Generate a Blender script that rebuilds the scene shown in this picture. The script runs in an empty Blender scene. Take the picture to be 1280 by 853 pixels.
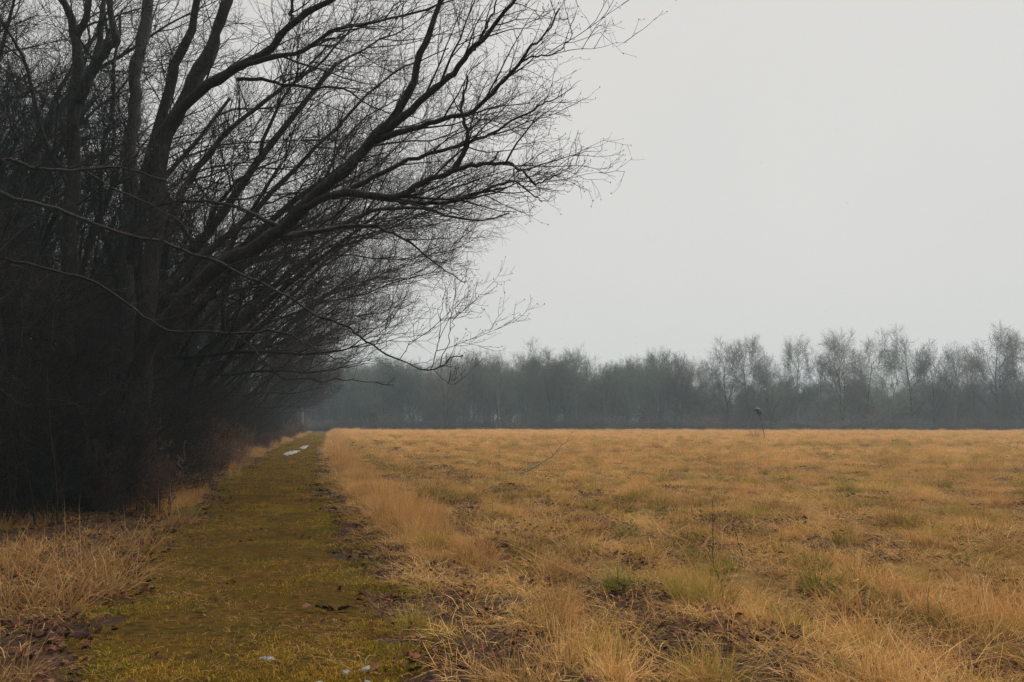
import bpy, math, random
import numpy as np

# ------------------------------------------------------------------ camera, sky, light, exposure
scene = bpy.context.scene
C = scene.collection
F_PX, W_PX, H_PX = 950.0, 1280.0, 853.0          # focal length in photo pixels, photo size
CAM_H, PITCH = 1.65, math.atan(100.5 / 950.0)
cam_data = bpy.data.cameras.new('camera')
cam_data.sensor_width = 36.0
cam_data.lens = 36.0 * F_PX / W_PX
cam_data.clip_start, cam_data.clip_end = 0.1, 5000.0
cam = bpy.data.objects.new('camera', cam_data)
C.objects.link(cam)
cam.location = (0, 0, CAM_H)
cam.rotation_euler = (math.pi / 2 + PITCH, 0, 0)
scene.camera = cam

SUN_EL, SUN_AZ = math.radians(64), math.radians(40)   # a veiled sun high over the far treeline
world = bpy.data.worlds.new('World')
scene.world = world
world.use_nodes = True
wn, wl = world.node_tree.nodes, world.node_tree.links
wn.clear()
w_out = wn.new('ShaderNodeOutputWorld')
w_bg = wn.new('ShaderNodeBackground')
w_sky = wn.new('ShaderNodeTexSky')
w_sky.sky_type = 'NISHITA'
w_sky.sun_disc = False
w_sky.sun_elevation, w_sky.sun_rotation = SUN_EL, SUN_AZ
w_sky.air_density, w_sky.dust_density, w_sky.ozone_density = 1.0, 4.0, 1.0
w_hs = wn.new('ShaderNodeHueSaturation')
w_hs.inputs['Saturation'].default_value = 0.12
w_hs.inputs['Value'].default_value = 0.6
w_mix = wn.new('ShaderNodeMix')
w_mix.data_type = 'RGBA'
w_mix.inputs['Factor'].default_value = 0.9          # a closed overcast layer over the clear sky
w_mix.inputs[7].default_value = (2.14, 2.10, 2.02, 1)
w_bg.inputs['Strength'].default_value = 0.10
wl.new(w_sky.outputs[0], w_hs.inputs['Color'])
w_noise = wn.new('ShaderNodeTexNoise'); w_noise.inputs['Scale'].default_value = 1.6; w_noise.inputs['Detail'].default_value = 4
w_ramp = wn.new('ShaderNodeValToRGB'); w_ramp.color_ramp.elements[0].color = (2.05, 2.02, 1.96, 1); w_ramp.color_ramp.elements[1].color = (2.23, 2.18, 2.08, 1)
w_ramp.color_ramp.elements[0].position, w_ramp.color_ramp.elements[1].position = 0.3, 0.7
w_co = wn.new('ShaderNodeTexCoord'); wl.new(w_co.outputs['Generated'], w_noise.inputs['Vector']); wl.new(w_noise.outputs['Fac'], w_ramp.inputs[0]); wl.new(w_ramp.outputs[0], w_mix.inputs[7])
wl.new(w_hs.outputs[0], w_mix.inputs[6])
wl.new(w_mix.outputs[2], w_bg.inputs['Color'])
wl.new(w_bg.outputs[0], w_out.inputs['Surface'])

sun_data = bpy.data.lights.new('sun', 'SUN')
sun_data.energy = 1.5
sun_data.angle = math.radians(70)
sun_data.color = (1.0, 0.96, 0.9)
sun = bpy.data.objects.new('sun', sun_data)
C.objects.link(sun)
sun.rotation_euler = (math.pi / 2 - SUN_EL, 0, math.pi - SUN_AZ)
sun.location = (0, 0, 60)

vs = scene.view_settings
vs.view_transform, vs.look, vs.exposure, vs.gamma = 'Standard', 'None', 1.6, 1.0
vs.use_curve_mapping = False
scene.render.engine = 'CYCLES'
cy = scene.cycles
cy.max_bounces, cy.diffuse_bounces, cy.glossy_bounces = 5, 3, 2
cy.transmission_bounces, cy.volume_bounces, cy.transparent_max_bounces = 3, 1, 8
cy.use_denoising = True
cy.denoising_prefilter = 'NONE'
cy.denoising_input_passes = 'RGB_ALBEDO_NORMAL'
cy.use_adaptive_sampling = True
cy.adaptive_threshold = 0.01

# ------------------------------------------------------------------ small tools
def at(px, py, Y):
    """a point of the place at depth Y along the view line of a photo pixel"""
    u, v = (px - W_PX / 2) / F_PX, (H_PX / 2 - py) / F_PX
    fy, fz = math.cos(PITCH) - v * math.sin(PITCH), math.sin(PITCH) + v * math.cos(PITCH)
    k = Y / fy
    return (u * k, Y, CAM_H + fz * k)

def _hash(ix, iy, seed):
    h = (ix.astype(np.int64) * 374761393 + iy.astype(np.int64) * 668265263 + seed * 1442695041) & 0x7fffffff
    h = ((h ^ (h >> 13)) * 1274126177) & 0x7fffffff
    return ((h ^ (h >> 16)) & 0xffff) / 65535.0

def vnoise(x, y, scale, seed=0):
    x = np.asarray(x, float) / scale; y = np.asarray(y, float) / scale
    ix, iy = np.floor(x), np.floor(y)
    fx, fy = x - ix, y - iy
    fx, fy = fx * fx * (3 - 2 * fx), fy * fy * (3 - 2 * fy)
    a, b = _hash(ix, iy, seed), _hash(ix + 1, iy, seed)
    c, d = _hash(ix, iy + 1, seed), _hash(ix + 1, iy + 1, seed)
    return (a * (1 - fx) + b * fx) * (1 - fy) + (c * (1 - fx) + d * fx) * fy

def sstep(a, b, x):
    t = np.clip((np.asarray(x, float) - a) / (b - a), 0, 1)
    return t * t * (3 - 2 * t)

PATH_Y = np.array([-30, 0, 4.8, 9.0, 14, 21.5, 32, 47, 75, 100, 125, 800.])
PATH_C = np.array([10.4, 0.05, -1.62, -2.98, -4.5, -6.6, -9.4, -13.1, -19.6, -25.5, -31.0, -180.])
PATH_HW = 1.05
def path_c(y): return np.interp(y, PATH_Y, PATH_C)
def s_path(x, y):
    """distance from the middle of the path, positive on the field side"""
    return (np.asarray(x, float) - path_c(y)) * 0.965

def height(x, y):
    x = np.asarray(x, float); y = np.asarray(y, float)
    s = s_path(x, y)
    off = sstep(1.0, 2.2, np.abs(s))
    near = 1 - sstep(25, 70, np.hypot(x, y))
    h = (vnoise(x, y, 0.55, 1) - 0.5) * 0.10 + (vnoise(x, y, 1.7, 2) - 0.45) * 0.16
    row = np.sin((s - 1.2) * 2 * math.pi / 1.75) * 0.045 * (1 - sstep(5, 11, s)) * (s > 0)
    broad = (vnoise(x, y, 14, 3) - 0.5) * 0.22 * sstep(3, 12, np.abs(s)) * sstep(6, 20, y)
    rise = 0.10 * sstep(1.2, 3.0, s) + 0.12 * sstep(1.5, 6, -s)
    return (h * near + row * near) * off + broad + rise

def mesh_from(name, verts, quads, attrs=None, smooth=True, mat=None):
    me = bpy.data.meshes.new(name)
    verts = np.ascontiguousarray(verts, np.float32).reshape(-1, 3)
    quads = np.ascontiguousarray(quads, np.int32).reshape(-1, 4)
    me.vertices.add(len(verts)); me.vertices.foreach_set('co', verts.ravel())
    me.loops.add(quads.size); me.loops.foreach_set('vertex_index', quads.ravel())
    me.polygons.add(len(quads))
    me.polygons.foreach_set('loop_start', np.arange(0, quads.size, 4, dtype=np.int32))
    me.polygons.foreach_set('use_smooth', np.full(len(quads), smooth))
    for k, v in (attrs or {}).items():
        a = me.attributes.new(k, 'FLOAT', 'POINT'); a.data.foreach_set('value', np.ascontiguousarray(v, np.float32))
    me.update(calc_edges=True); me.validate()
    if mat: me.materials.append(mat)
    return me

def obj(name, me, parent=None, loc=None, rot=None, sc=None):
    o = bpy.data.objects.new(name, me); C.objects.link(o)
    if parent: o.parent = parent
    if loc is not None: o.location = loc
    if rot is not None: o.rotation_euler = rot
    if sc is not None: o.scale = (sc, sc, sc) if np.isscalar(sc) else sc
    return o

def tag(o, label=None, cat=None, group=None, kind=None):
    if label: o['label'] = label
    if cat: o['category'] = cat
    if group: o['group'] = group
    if kind: o['kind'] = kind
    return o

def copy_tree(o, parent=None):
    c = o.copy(); C.objects.link(c); c.parent = parent
    for ch in KIDS.get(o.name, ()): KIDS.setdefault(c.name, []).append(copy_tree(ch, c))
    return c
KIDS = {}
def kid(name, me, parent, loc=None):
    o = obj(name, me, parent, loc); KIDS.setdefault(parent.name, []).append(o); return o

def tubes(polys, thick_sides=8):
    """polylines [(points, radii), ...] -> vertices, quads, and a random number for each polyline's vertices"""
    groups = {}
    for pts, rad in polys:
        m = max(rad)
        s = 3 if m < 0.012 else 4 if m < 0.03 else 5 if m < 0.07 else thick_sides
        groups.setdefault((len(pts), s), []).append((pts, rad))
    V, Q, R, base = [], [], [], 0
    rs = np.random.RandomState(len(polys))
    for (n, s), g in groups.items():
        P = np.array([a for a, _ in g], float); Rr = np.array([b for _, b in g], float); M = len(g)
        T = np.gradient(P, axis=1); T /= np.linalg.norm(T, axis=2, keepdims=True) + 1e-9
        mean = T.mean(1); ref = np.zeros((M, 3)); ref[np.arange(M), np.abs(mean).argmin(1)] = 1
        U = np.cross(T, ref[:, None, :]); U /= np.linalg.norm(U, axis=2, keepdims=True) + 1e-9
        W = np.cross(T, U)
        a = np.arange(s) * 2 * math.pi / s
        ring = P[:, :, None, :] + Rr[:, :, None, None] * (U[:, :, None, :] * np.cos(a)[None, None, :, None] + W[:, :, None, :] * np.sin(a)[None, None, :, None])
        V.append(ring.reshape(-1, 3))
        m, i, j = np.meshgrid(np.arange(M), np.arange(n - 1), np.arange(s), indexing='ij')
        b0 = base + (m * n + i) * s; j2 = (j + 1) % s
        Q.append(np.stack([b0 + j, b0 + j2, b0 + s + j2, b0 + s + j], -1).reshape(-1, 4))
        R.append(np.repeat(rs.rand(M), n * s)); base += M * n * s
    return np.concatenate(V), np.concatenate(Q), np.concatenate(R)

def tube_mesh(name, polys, mat, thick_sides=8):
    v, q, r = tubes(polys, thick_sides)
    return mesh_from(name, v, q, {'rnd': r}, True, mat)

def smooth_line(ctrl, n):
    """Catmull-Rom through control rows (any number of columns) -> n rows"""
    P = np.array(ctrl, float)
    P = np.vstack([2 * P[0] - P[1], P, 2 * P[-1] - P[-2]])
    m = len(P) - 3
    out = []
    for t in np.linspace(0, m - 1e-6, n):
        i = int(t); f = t - i
        a, b, c, d = P[i], P[i + 1], P[i + 2], P[i + 3]
        out.append(0.5 * (2 * b + (c - a) * f + (2 * a - 5 * b + 4 * c - d) * f * f + (3 * b - a - 3 * c + d) * f ** 3))
    return np.array(out)

# ------------------------------------------------------------------ materials
class NT:
    def __init__(self, name):
        self.m = bpy.data.materials.new(name); self.m.use_nodes = True
        self.n, self.l = self.m.node_tree.nodes, self.m.node_tree.links
        self.n.clear(); self.out = self.n.new('ShaderNodeOutputMaterial')
    def new(self, t, **kw):
        n = self.n.new(t)
        for k, v in kw.items(): setattr(n, k, v)
        return n
    def link(self, a, b): self.l.new(a, b)
    def attr(self, name, kind='GEOMETRY'):
        return self.new('ShaderNodeAttribute', attribute_name=name, attribute_type=kind).outputs['Fac']
    def noise(self, scale, detail=4, coord=None, rough=0.6, dist=0.0):
        n = self.new('ShaderNodeTexNoise'); n.inputs['Scale'].default_value = scale
        n.inputs['Detail'].default_value = detail; n.inputs['Roughness'].default_value = rough; n.inputs['Distortion'].default_value = dist
        if coord: self.link(coord, n.inputs['Vector'])
        return n.outputs['Fac']
    def ramp(self, fac, stops, interp='LINEAR'):
        n = self.new('ShaderNodeValToRGB'); n.color_ramp.interpolation = interp
        e = n.color_ramp.elements
        while len(e) < len(stops): e.new(0.5)
        for el, (p, c) in zip(e, stops): el.position = p; el.color = (*c, 1)
        self.link(fac, n.inputs[0]); return n.outputs[0]
    def mix(self, f, a, b, blend='MIX'):
        n = self.new('ShaderNodeMix', data_type='RGBA', blend_type=blend)
        for sock, v in ((n.inputs[0], f), (n.inputs[6], a), (n.inputs[7], b)):
            if hasattr(v, 'is_linked') or hasattr(v, 'links'): self.link(v, sock)
            elif isinstance(v, tuple): sock.default_value = (*v, 1)
            else: sock.default_value = v
        return n.outputs[2]
    def math(self, op, a, b=0.0, clamp=False):
        n = self.new('ShaderNodeMath', operation=op, use_clamp=clamp)
        for sock, v in ((n.inputs[0], a), (n.inputs[1], b)):
            if isinstance(v, (int, float)): sock.default_value = v
            else: self.link(v, sock)
        return n.outputs[0]
    def coord(self, which='Object'): return self.new('ShaderNodeTexCoord').outputs[which]
    def principled(self, col, rough=0.85, spec=0.25, bump=None, bstr=0.4, bdist=0.02):
        b = self.new('ShaderNodeBsdfPrincipled')
        if isinstance(col, tuple): b.inputs['Base Color'].default_value = (*col, 1)
        else: self.link(col, b.inputs['Base Color'])
        b.inputs['Roughness'].default_value = rough
        b.inputs['Specular IOR Level'].default_value = spec
        if bump is not None:
            bn = self.new('ShaderNodeBump'); bn.inputs['Strength'].default_value = bstr; bn.inputs['Distance'].default_value = bdist
            self.link(bump, bn.inputs['Height']); self.link(bn.outputs[0], b.inputs['Normal'])
        return b.outputs[0]
    def finish(self, sh): self.link(sh, self.out.inputs['Surface']); return self.m

def mat_bark(name, dark, light, lichen, amount):
    t = NT(name); co = t.coord('Object')
    mp = t.new('ShaderNodeMapping'); mp.inputs['Scale'].default_value = (1, 1, 0.22); t.link(co, mp.inputs[0])
    n1 = t.noise(26, 6, mp.outputs[0]); n2 = t.noise(3.0, 5, co, 0.7); n3 = t.noise(14, 4, co, 0.7)
    col = t.ramp(n1, [(0.3, dark), (0.7, light)])
    k = t.ramp(t.math('MULTIPLY', n2, n3), [(0.26, (0, 0, 0)), (0.36, (amount,) * 3)])
    col = t.mix(k, col, lichen)
    return t.finish(t.principled(col, 0.9, 0.2, n1, 0.8, 0.03))

def mat_twig(name, a, b, vary=False):
    t = NT(name)
    col = t.mix(t.attr('rnd'), a, b)
    if vary:
        oi = t.new('ShaderNodeObjectInfo').outputs['Random']
        col = t.mix(1.0, col, t.ramp(oi, [(0.0, (0.45, 0.45, 0.45)), (0.4, (0.9, 0.85, 0.8)), (0.7, (1.15, 1.3, 1.12)), (1.0, (1.9, 1.85, 1.75))]), 'MULTIPLY')
    return t.finish(t.principled(col, 0.8, 0.2))

M_BARK = mat_bark('wet_bark', (0.008, 0.007, 0.006), (0.034, 0.028, 0.022), (0.055, 0.065, 0.047), 0.5)
M_BARK_GREY = mat_bark('grey_bark', (0.018, 0.017, 0.015), (0.062, 0.058, 0.050), (0.08, 0.095, 0.07), 0.5)
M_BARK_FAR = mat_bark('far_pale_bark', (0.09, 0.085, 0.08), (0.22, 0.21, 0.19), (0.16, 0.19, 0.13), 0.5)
M_VINE = mat_bark('brown_vine_bark', (0.014, 0.010, 0.006), (0.065, 0.043, 0.025), (0.06, 0.065, 0.05), 0.3)
M_BARK_PALE = mat_bark('pale_bark', (0.16, 0.15, 0.14), (0.36, 0.35, 0.33), (0.2, 0.22, 0.18), 0.5)
M_TWIG = mat_twig('dark_twigs', (0.009, 0.008, 0.007), (0.026, 0.020, 0.016))
M_TWIG_RED = mat_twig('reddish_twigs', (0.018, 0.011, 0.009), (0.045, 0.026, 0.019))
M_TWIG_FAR = mat_twig('hazed_grey_twigs', (0.052, 0.050, 0.047), (0.12, 0.112, 0.102), True)  # far twigs paled to paint in part of the distance haze
M_TWIG_BROWN = mat_twig('brown_brush_twigs', (0.011, 0.008, 0.005), (0.034, 0.022, 0.013))
M_FAR_BROWN = mat_twig('hazed_brown_twigs', (0.075, 0.054, 0.048), (0.16, 0.115, 0.10), True)  # brown far twigs, paled with distance haze put into the colour
M_FAR_GREEN = mat_twig('hazed_mossy_twigs', (0.065, 0.072, 0.062), (0.14, 0.155, 0.13), True)  # mossy far twigs, their green likewise lifted by painted haze
M_BRAMBLE = mat_twig('bramble_twigs', (0.075, 0.042, 0.030), (0.19, 0.105, 0.07), True)
M_BUD = mat_twig('red_buds', (0.055, 0.022, 0.018), (0.12, 0.045, 0.030))

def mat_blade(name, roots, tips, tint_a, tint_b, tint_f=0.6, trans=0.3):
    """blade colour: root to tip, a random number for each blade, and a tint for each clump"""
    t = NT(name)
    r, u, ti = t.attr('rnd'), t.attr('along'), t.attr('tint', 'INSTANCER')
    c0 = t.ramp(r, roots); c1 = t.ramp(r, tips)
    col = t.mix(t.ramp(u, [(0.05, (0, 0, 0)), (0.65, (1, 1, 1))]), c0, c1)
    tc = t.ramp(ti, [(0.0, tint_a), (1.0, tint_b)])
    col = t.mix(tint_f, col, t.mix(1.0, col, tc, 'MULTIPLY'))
    d = t.new('ShaderNodeBsdfDiffuse'); tr = t.new('ShaderNodeBsdfTranslucent'); mx = t.new('ShaderNodeMixShader')
    t.link(col, d.inputs[0]); t.link(col, tr.inputs[0]); mx.inputs[0].default_value = trans
    t.link(d.outputs[0], mx.inputs[1]); t.link(tr.outputs[0], mx.inputs[2])
    return t.finish(mx.outputs[0])

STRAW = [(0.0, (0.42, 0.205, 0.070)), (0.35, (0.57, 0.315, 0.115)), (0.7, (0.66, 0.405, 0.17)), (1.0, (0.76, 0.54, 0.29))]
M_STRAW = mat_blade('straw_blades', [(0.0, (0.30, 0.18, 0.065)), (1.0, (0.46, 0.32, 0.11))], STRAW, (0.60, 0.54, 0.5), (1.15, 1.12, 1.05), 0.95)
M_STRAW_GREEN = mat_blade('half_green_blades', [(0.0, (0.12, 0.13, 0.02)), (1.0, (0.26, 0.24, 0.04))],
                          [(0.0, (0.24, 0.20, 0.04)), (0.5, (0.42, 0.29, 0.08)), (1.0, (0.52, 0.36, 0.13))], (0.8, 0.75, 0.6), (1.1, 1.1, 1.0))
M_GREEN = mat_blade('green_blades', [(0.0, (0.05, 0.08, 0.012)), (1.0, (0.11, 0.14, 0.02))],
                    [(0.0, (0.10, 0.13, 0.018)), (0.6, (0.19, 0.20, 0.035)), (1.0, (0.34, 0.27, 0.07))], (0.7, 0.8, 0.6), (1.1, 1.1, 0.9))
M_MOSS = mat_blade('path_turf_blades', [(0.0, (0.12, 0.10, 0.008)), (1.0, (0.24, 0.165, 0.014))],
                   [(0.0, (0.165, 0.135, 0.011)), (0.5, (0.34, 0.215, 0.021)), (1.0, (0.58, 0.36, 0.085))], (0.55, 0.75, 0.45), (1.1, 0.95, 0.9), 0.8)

def mat_leaf():
    t = NT('dead_leaf')
    r, ti = t.attr('rnd'), t.attr('tint', 'INSTANCER')
    col = t.ramp(r, [(0.0, (0.022, 0.009, 0.006)), (0.35, (0.055, 0.017, 0.010)), (0.65, (0.09, 0.028, 0.015)), (0.9, (0.13, 0.065, 0.036)), (1.0, (0.19, 0.03, 0.014))])
    n = t.noise(40, 3, t.coord('Object'))
    col = t.mix(t.ramp(n, [(0.3, (0, 0, 0)), (0.8, (0.5,) * 3)]), col, (0.03, 0.018, 0.014))
    return t.finish(t.principled(col, 0.8, 0.1, n, 0.3, 0.01))
M_LEAF = mat_leaf()

def mat_ground():
    t = NT('field_soil'); co = t.coord('Object')
    th = t.attr('thatch')
    big, mid, fine = t.noise(0.5, 4, co), t.noise(5, 5, co, 0.65), t.noise(45, 5, co, 0.7)
    vor = t.new('ShaderNodeTexVoronoi'); vor.inputs['Scale'].default_value = 16; t.link(co, vor.inputs['Vector'])
    sep = t.new('ShaderNodeSeparateColor'); t.link(vor.outputs['Color'], sep.inputs[0])
    litter = t.ramp(sep.outputs[0], [(0.0, (0.014, 0.008, 0.005)), (0.4, (0.036, 0.017, 0.010)), (0.75, (0.062, 0.031, 0.018)), (1.0, (0.095, 0.055, 0.028))])
    litter = t.mix(0.45, litter, t.ramp(fine, [(0.3, (0.010, 0.006, 0.004)), (0.7, (0.085, 0.048, 0.026))]))
    straw = t.ramp(fine, [(0.25, (0.14, 0.085, 0.035)), (0.5, (0.33, 0.20, 0.075)), (0.75, (0.50, 0.32, 0.125))])
    straw = t.mix(t.ramp(mid, [(0.45, (0, 0, 0)), (0.7, (0.6,) * 3)]), straw, (0.19, 0.17, 0.045))
    k = t.math('ADD', th, t.math('MULTIPLY', t.math('SUBTRACT', mid, 0.5), 0.9), True)
    col = t.mix(t.ramp(k, [(0.35, (0, 0, 0)), (0.65, (1, 1, 1))]), litter, straw)
    return t.finish(t.principled(col, 0.95, 0.1, t.math('ADD', fine, vor.outputs['Distance']), 0.9, 0.03))
M_GROUND = mat_ground()

def mat_path():
    t = NT('mossy_path'); co = t.coord('Object')
    mp = t.new('ShaderNodeMapping'); mp.inputs['Scale'].default_value = (1, 1.8, 1); t.link(co, mp.inputs[0])
    a, b, c = t.noise(1.3, 5, mp.outputs[0], 0.65), t.noise(9, 5, mp.outputs[0], 0.7), t.noise(70, 4, co, 0.7)
    col = t.ramp(a, [(0.3, (0.06, 0.048, 0.008)), (0.5, (0.125, 0.072, 0.012)), (0.7, (0.13, 0.062, 0.015))])
    col = t.mix(t.ramp(b, [(0.5, (0, 0, 0)), (0.6, (0.85,) * 3)]), col, (0.032, 0.020, 0.010))
    col = t.mix(t.ramp(c, [(0.4, (0.55,) * 3), (0.65, (0, 0, 0))]), col, (0.028, 0.022, 0.010))
    return t.finish(t.principled(col, 1.0, 0.0, t.math('ADD', b, c), 1.0, 0.03))
M_PATH = mat_path()

def mat_snow():
    t = NT('old_snow'); n = t.noise(30, 5, t.coord('Object'), 0.7)
    col = t.ramp(n, [(0.3, (0.07, 0.07, 0.062)), (0.7, (0.25, 0.255, 0.255))])
    return t.finish(t.principled(col, 0.6, 0.4, n, 0.8, 0.02))
M_SNOW = mat_snow()
def mat_plain(name, col, rough=0.7):
    t = NT(name); n = t.noise(60, 4, t.coord('Object'))
    return t.finish(t.principled(t.mix(n, tuple(c * 0.7 for c in col), tuple(c * 1.3 for c in col)), rough, 0.3, n, 0.3, 0.005))
M_STAKE = mat_plain('weathered_stake', (0.05, 0.042, 0.035))
M_BLACK = mat_plain('black_plastic', (0.012, 0.012, 0.012), 0.45)

# ------------------------------------------------------------------ ground and path
def axis(lo, hi, fine_lo, fine_hi, step, grow=1.09):
    a = list(np.arange(fine_lo, fine_hi, step)); d = step
    while a[-1] < hi: d *= grow; a.append(a[-1] + d)
    d = step
    while a[0] > lo: d *= grow; a.insert(0, a[0] - d)
    return np.array(a)

def thatch_of(x, y):
    s = s_path(x, y)
    th = sstep(1.3, 2.6, s) * (0.30 + 0.2 * sstep(10, 35, y)) + 0.3 * sstep(35, 90, y) * (s > 1.4)
    th = np.maximum(th, 0.28 * sstep(-3.4, -2.6, s) * (s < -1.1) * sstep(8, 12, y))
    th = th + (vnoise(x, y, 1.1, 7) - 0.5) * 0.5 * (s > 1.4)
    return np.clip(th, 0, 1) * (1 - sstep(108, 116, y))

xs = axis(-700, 700, -14, 16, 0.16); ys = axis(-60, 900, -2, 24, 0.16)
GX, GY = np.meshgrid(xs, ys, indexing='xy')
GZ = height(GX, GY)
nx, ny = len(xs), len(ys)
j, i = np.meshgrid(np.arange(ny - 1), np.arange(nx - 1), indexing='ij')
gq = np.stack([j * nx + i, j * nx + i + 1, (j + 1) * nx + i + 1, (j + 1) * nx + i], -1).reshape(-1, 4)
ground = obj('ground', mesh_from('ground', np.stack([GX, GY, GZ], -1), gq, {'thatch': thatch_of(GX, GY).ravel()}, True, M_GROUND))
tag(ground, kind='structure')

py_ = np.concatenate([np.arange(-3, 30, 0.16), np.arange(30, 118, 0.8)])
pu = np.linspace(-1, 1, 25)
PYg, PU = np.meshgrid(py_, pu, indexing='ij')
edge = PATH_HW + (vnoise(PYg, np.sign(PU) * 5, 0.6, 11) - 0.5) * 0.8 + (vnoise(PYg, np.sign(PU) * 9, 2.4, 12) - 0.5) * 0.5
PX = path_c(PYg) + PU * edge / 0.965
bump = (vnoise(PX, PYg, 0.35, 13) - 0.5) * 0.03 + (vnoise(PX, PYg, 1.2, 14) - 0.5) * 0.04
PZ = height(PX, PYg) + 0.004 + (0.03 + bump) * (1 - np.abs(PU) ** 4) * 0.9
nj, ni = PYg.shape
j, i = np.meshgrid(np.arange(nj - 1), np.arange(ni - 1), indexing='ij')
pq = np.stack([j * ni + i, j * ni + i + 1, (j + 1) * ni + i + 1, (j + 1) * ni + i], -1).reshape(-1, 4)
path = obj('path', mesh_from('path', np.stack([PX, PYg, PZ], -1), pq, None, True, M_PATH))
tag(path, kind='structure')

# ------------------------------------------------------------------ branching growth
def nrm(v):
    k = 1.0 / (math.sqrt(v[0] * v[0] + v[1] * v[1] + v[2] * v[2]) + 1e-9)
    return (v[0] * k, v[1] * k, v[2] * k)

def side_dir(d, ang, rng, flat=0.0):
    """a direction at an angle from d, about a random turn"""
    while True:
        q = (rng.gauss(0, 1), rng.gauss(0, 1), rng.gauss(0, 1) * (1 - flat))
        dot = q[0] * d[0] + q[1] * d[1] + q[2] * d[2]
        q = (q[0] - dot * d[0], q[1] - dot * d[1], q[2] - dot * d[2])
        if q[0] ** 2 + q[1] ** 2 + q[2] ** 2 > 0.04: break
    q = nrm(q); c, s = math.cos(ang), math.sin(ang)
    return (d[0] * c + q[0] * s, d[1] * c + q[1] * s, d[2] * c + q[2] * s)

def line(p, d, L, n, wig, pull, rng):
    pts = [p]; st = L / n
    for _ in range(n):
        d = nrm((d[0] + rng.gauss(0, wig) + pull[0], d[1] + rng.gauss(0, wig) + pull[1], d[2] + rng.gauss(0, wig) + pull[2]))
        p = (p[0] + d[0] * st, p[1] + d[1] * st, p[2] + d[2] * st); pts.append(p)
    return pts

def children(pts, rad, L, lev, P, rng, S, key, tmin=None):
    cfg = P[lev]
    if 'n' not in cfg: return
    n = cfg['n'] if isinstance(cfg['n'], int) else max(1, int(cfg['n'] * L + rng.random()))
    t0 = cfg.get('tmin', 0.15) if tmin is None else tmin
    m = len(pts) - 1
    for c in range(n):
        t = t0 + (1 - t0) * ((c + rng.random()) / n)
        f = min(t * m, m - 1e-4); i = int(f); f -= i
        a, b = pts[i], pts[i + 1]
        p = (a[0] + (b[0] - a[0]) * f, a[1] + (b[1] - a[1]) * f, a[2] + (b[2] - a[2]) * f)
        d = side_dir(nrm((b[0] - a[0], b[1] - a[1], b[2] - a[2])), math.radians(rng.gauss(cfg['ang'], cfg['ang'] * 0.25)), rng, cfg.get('flat', 0))
        zm = cfg.get('zmin', -2)
        if d[2] < zm: d = nrm((d[0], d[1], zm + 0.25 * rng.random()))
        r = (rad[i] + (rad[i + 1] - rad[i]) * f) * rng.uniform(0.45, 0.7)
        nl = P[lev + 1]
        Lc = rng.uniform(*nl['L']) * (1 - nl.get('short', 0.55) * t)
        if lev >= 1 and 'rcap' in P[1]: Lc = min(Lc, 0.6 * L)
        k = key
        if lev == 0: k = ('limb', c)
        if 'rcap' in nl: r = min(r, nl['rcap'] * Lc + 0.004)
        grow(S, p, d, Lc, max(r, nl['rmin']), lev + 1, P, rng, k)

def grow(S, p, d, L, r, lev, P, rng, key):
    cfg = P[lev]; n = cfg['seg']
    pts = line(p, d, L, n, cfg['wig'], cfg['pull'], rng)
    e = cfg.get('end', 0.3)
    rad = [r * (1 - (1 - e) * (q / n)) for q in range(n + 1)]
    if lev == 0: rad[0] *= 1.45; rad = [rad[0]] + rad[1:]
    S.setdefault((key if key is not None else 'trunk', lev), []).append((pts, rad))
    children(pts, rad, L, lev, P, rng, S, key)
    if cfg.get('bud') and rng.random() < cfg['bud']: S.setdefault('buds', []).append(pts[-1])

def tree_params(H, bias=0.0, dense=1.0, tw=0.004, spread=50, limbs=9, up=0.06, low=0.22, ll=1.0):
    b = bias
    return [
        dict(seg=9, wig=0.06, pull=(b * 0.10, 0, 0.05), n=limbs, ang=spread, tmin=low, end=0.22, zmin=0.12),
        dict(seg=7, wig=0.13, pull=(b * 0.17, 0, up), n=8, ang=42, L=(H * 0.34, H * 0.56), short=0.45, rmin=0.03, tmin=0.2, end=0.12, zmin=-0.05),
        dict(seg=6, wig=0.17, pull=(b * 0.05, 0, up), zmin=-0.3, n=int(7 * dense), ang=42, L=(H * 0.14 * ll, H * 0.25 * ll), rmin=0.014, tmin=0.15, end=0.2, short=0.4),
        dict(seg=4, wig=0.17, pull=(b * 0.02, 0, up * 0.7), n=int(7 * dense), ang=42, L=(H * 0.06 * ll, H * 0.12 * ll), rmin=tw * 1.7, tmin=0.1, end=0.45, short=0.35),
        dict(seg=3, wig=0.18, pull=(0, 0, up * 0.6), L=(H * 0.022 * ll, H * 0.055 * ll), rmin=tw, end=0.6, short=0.2),
    ]

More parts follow.
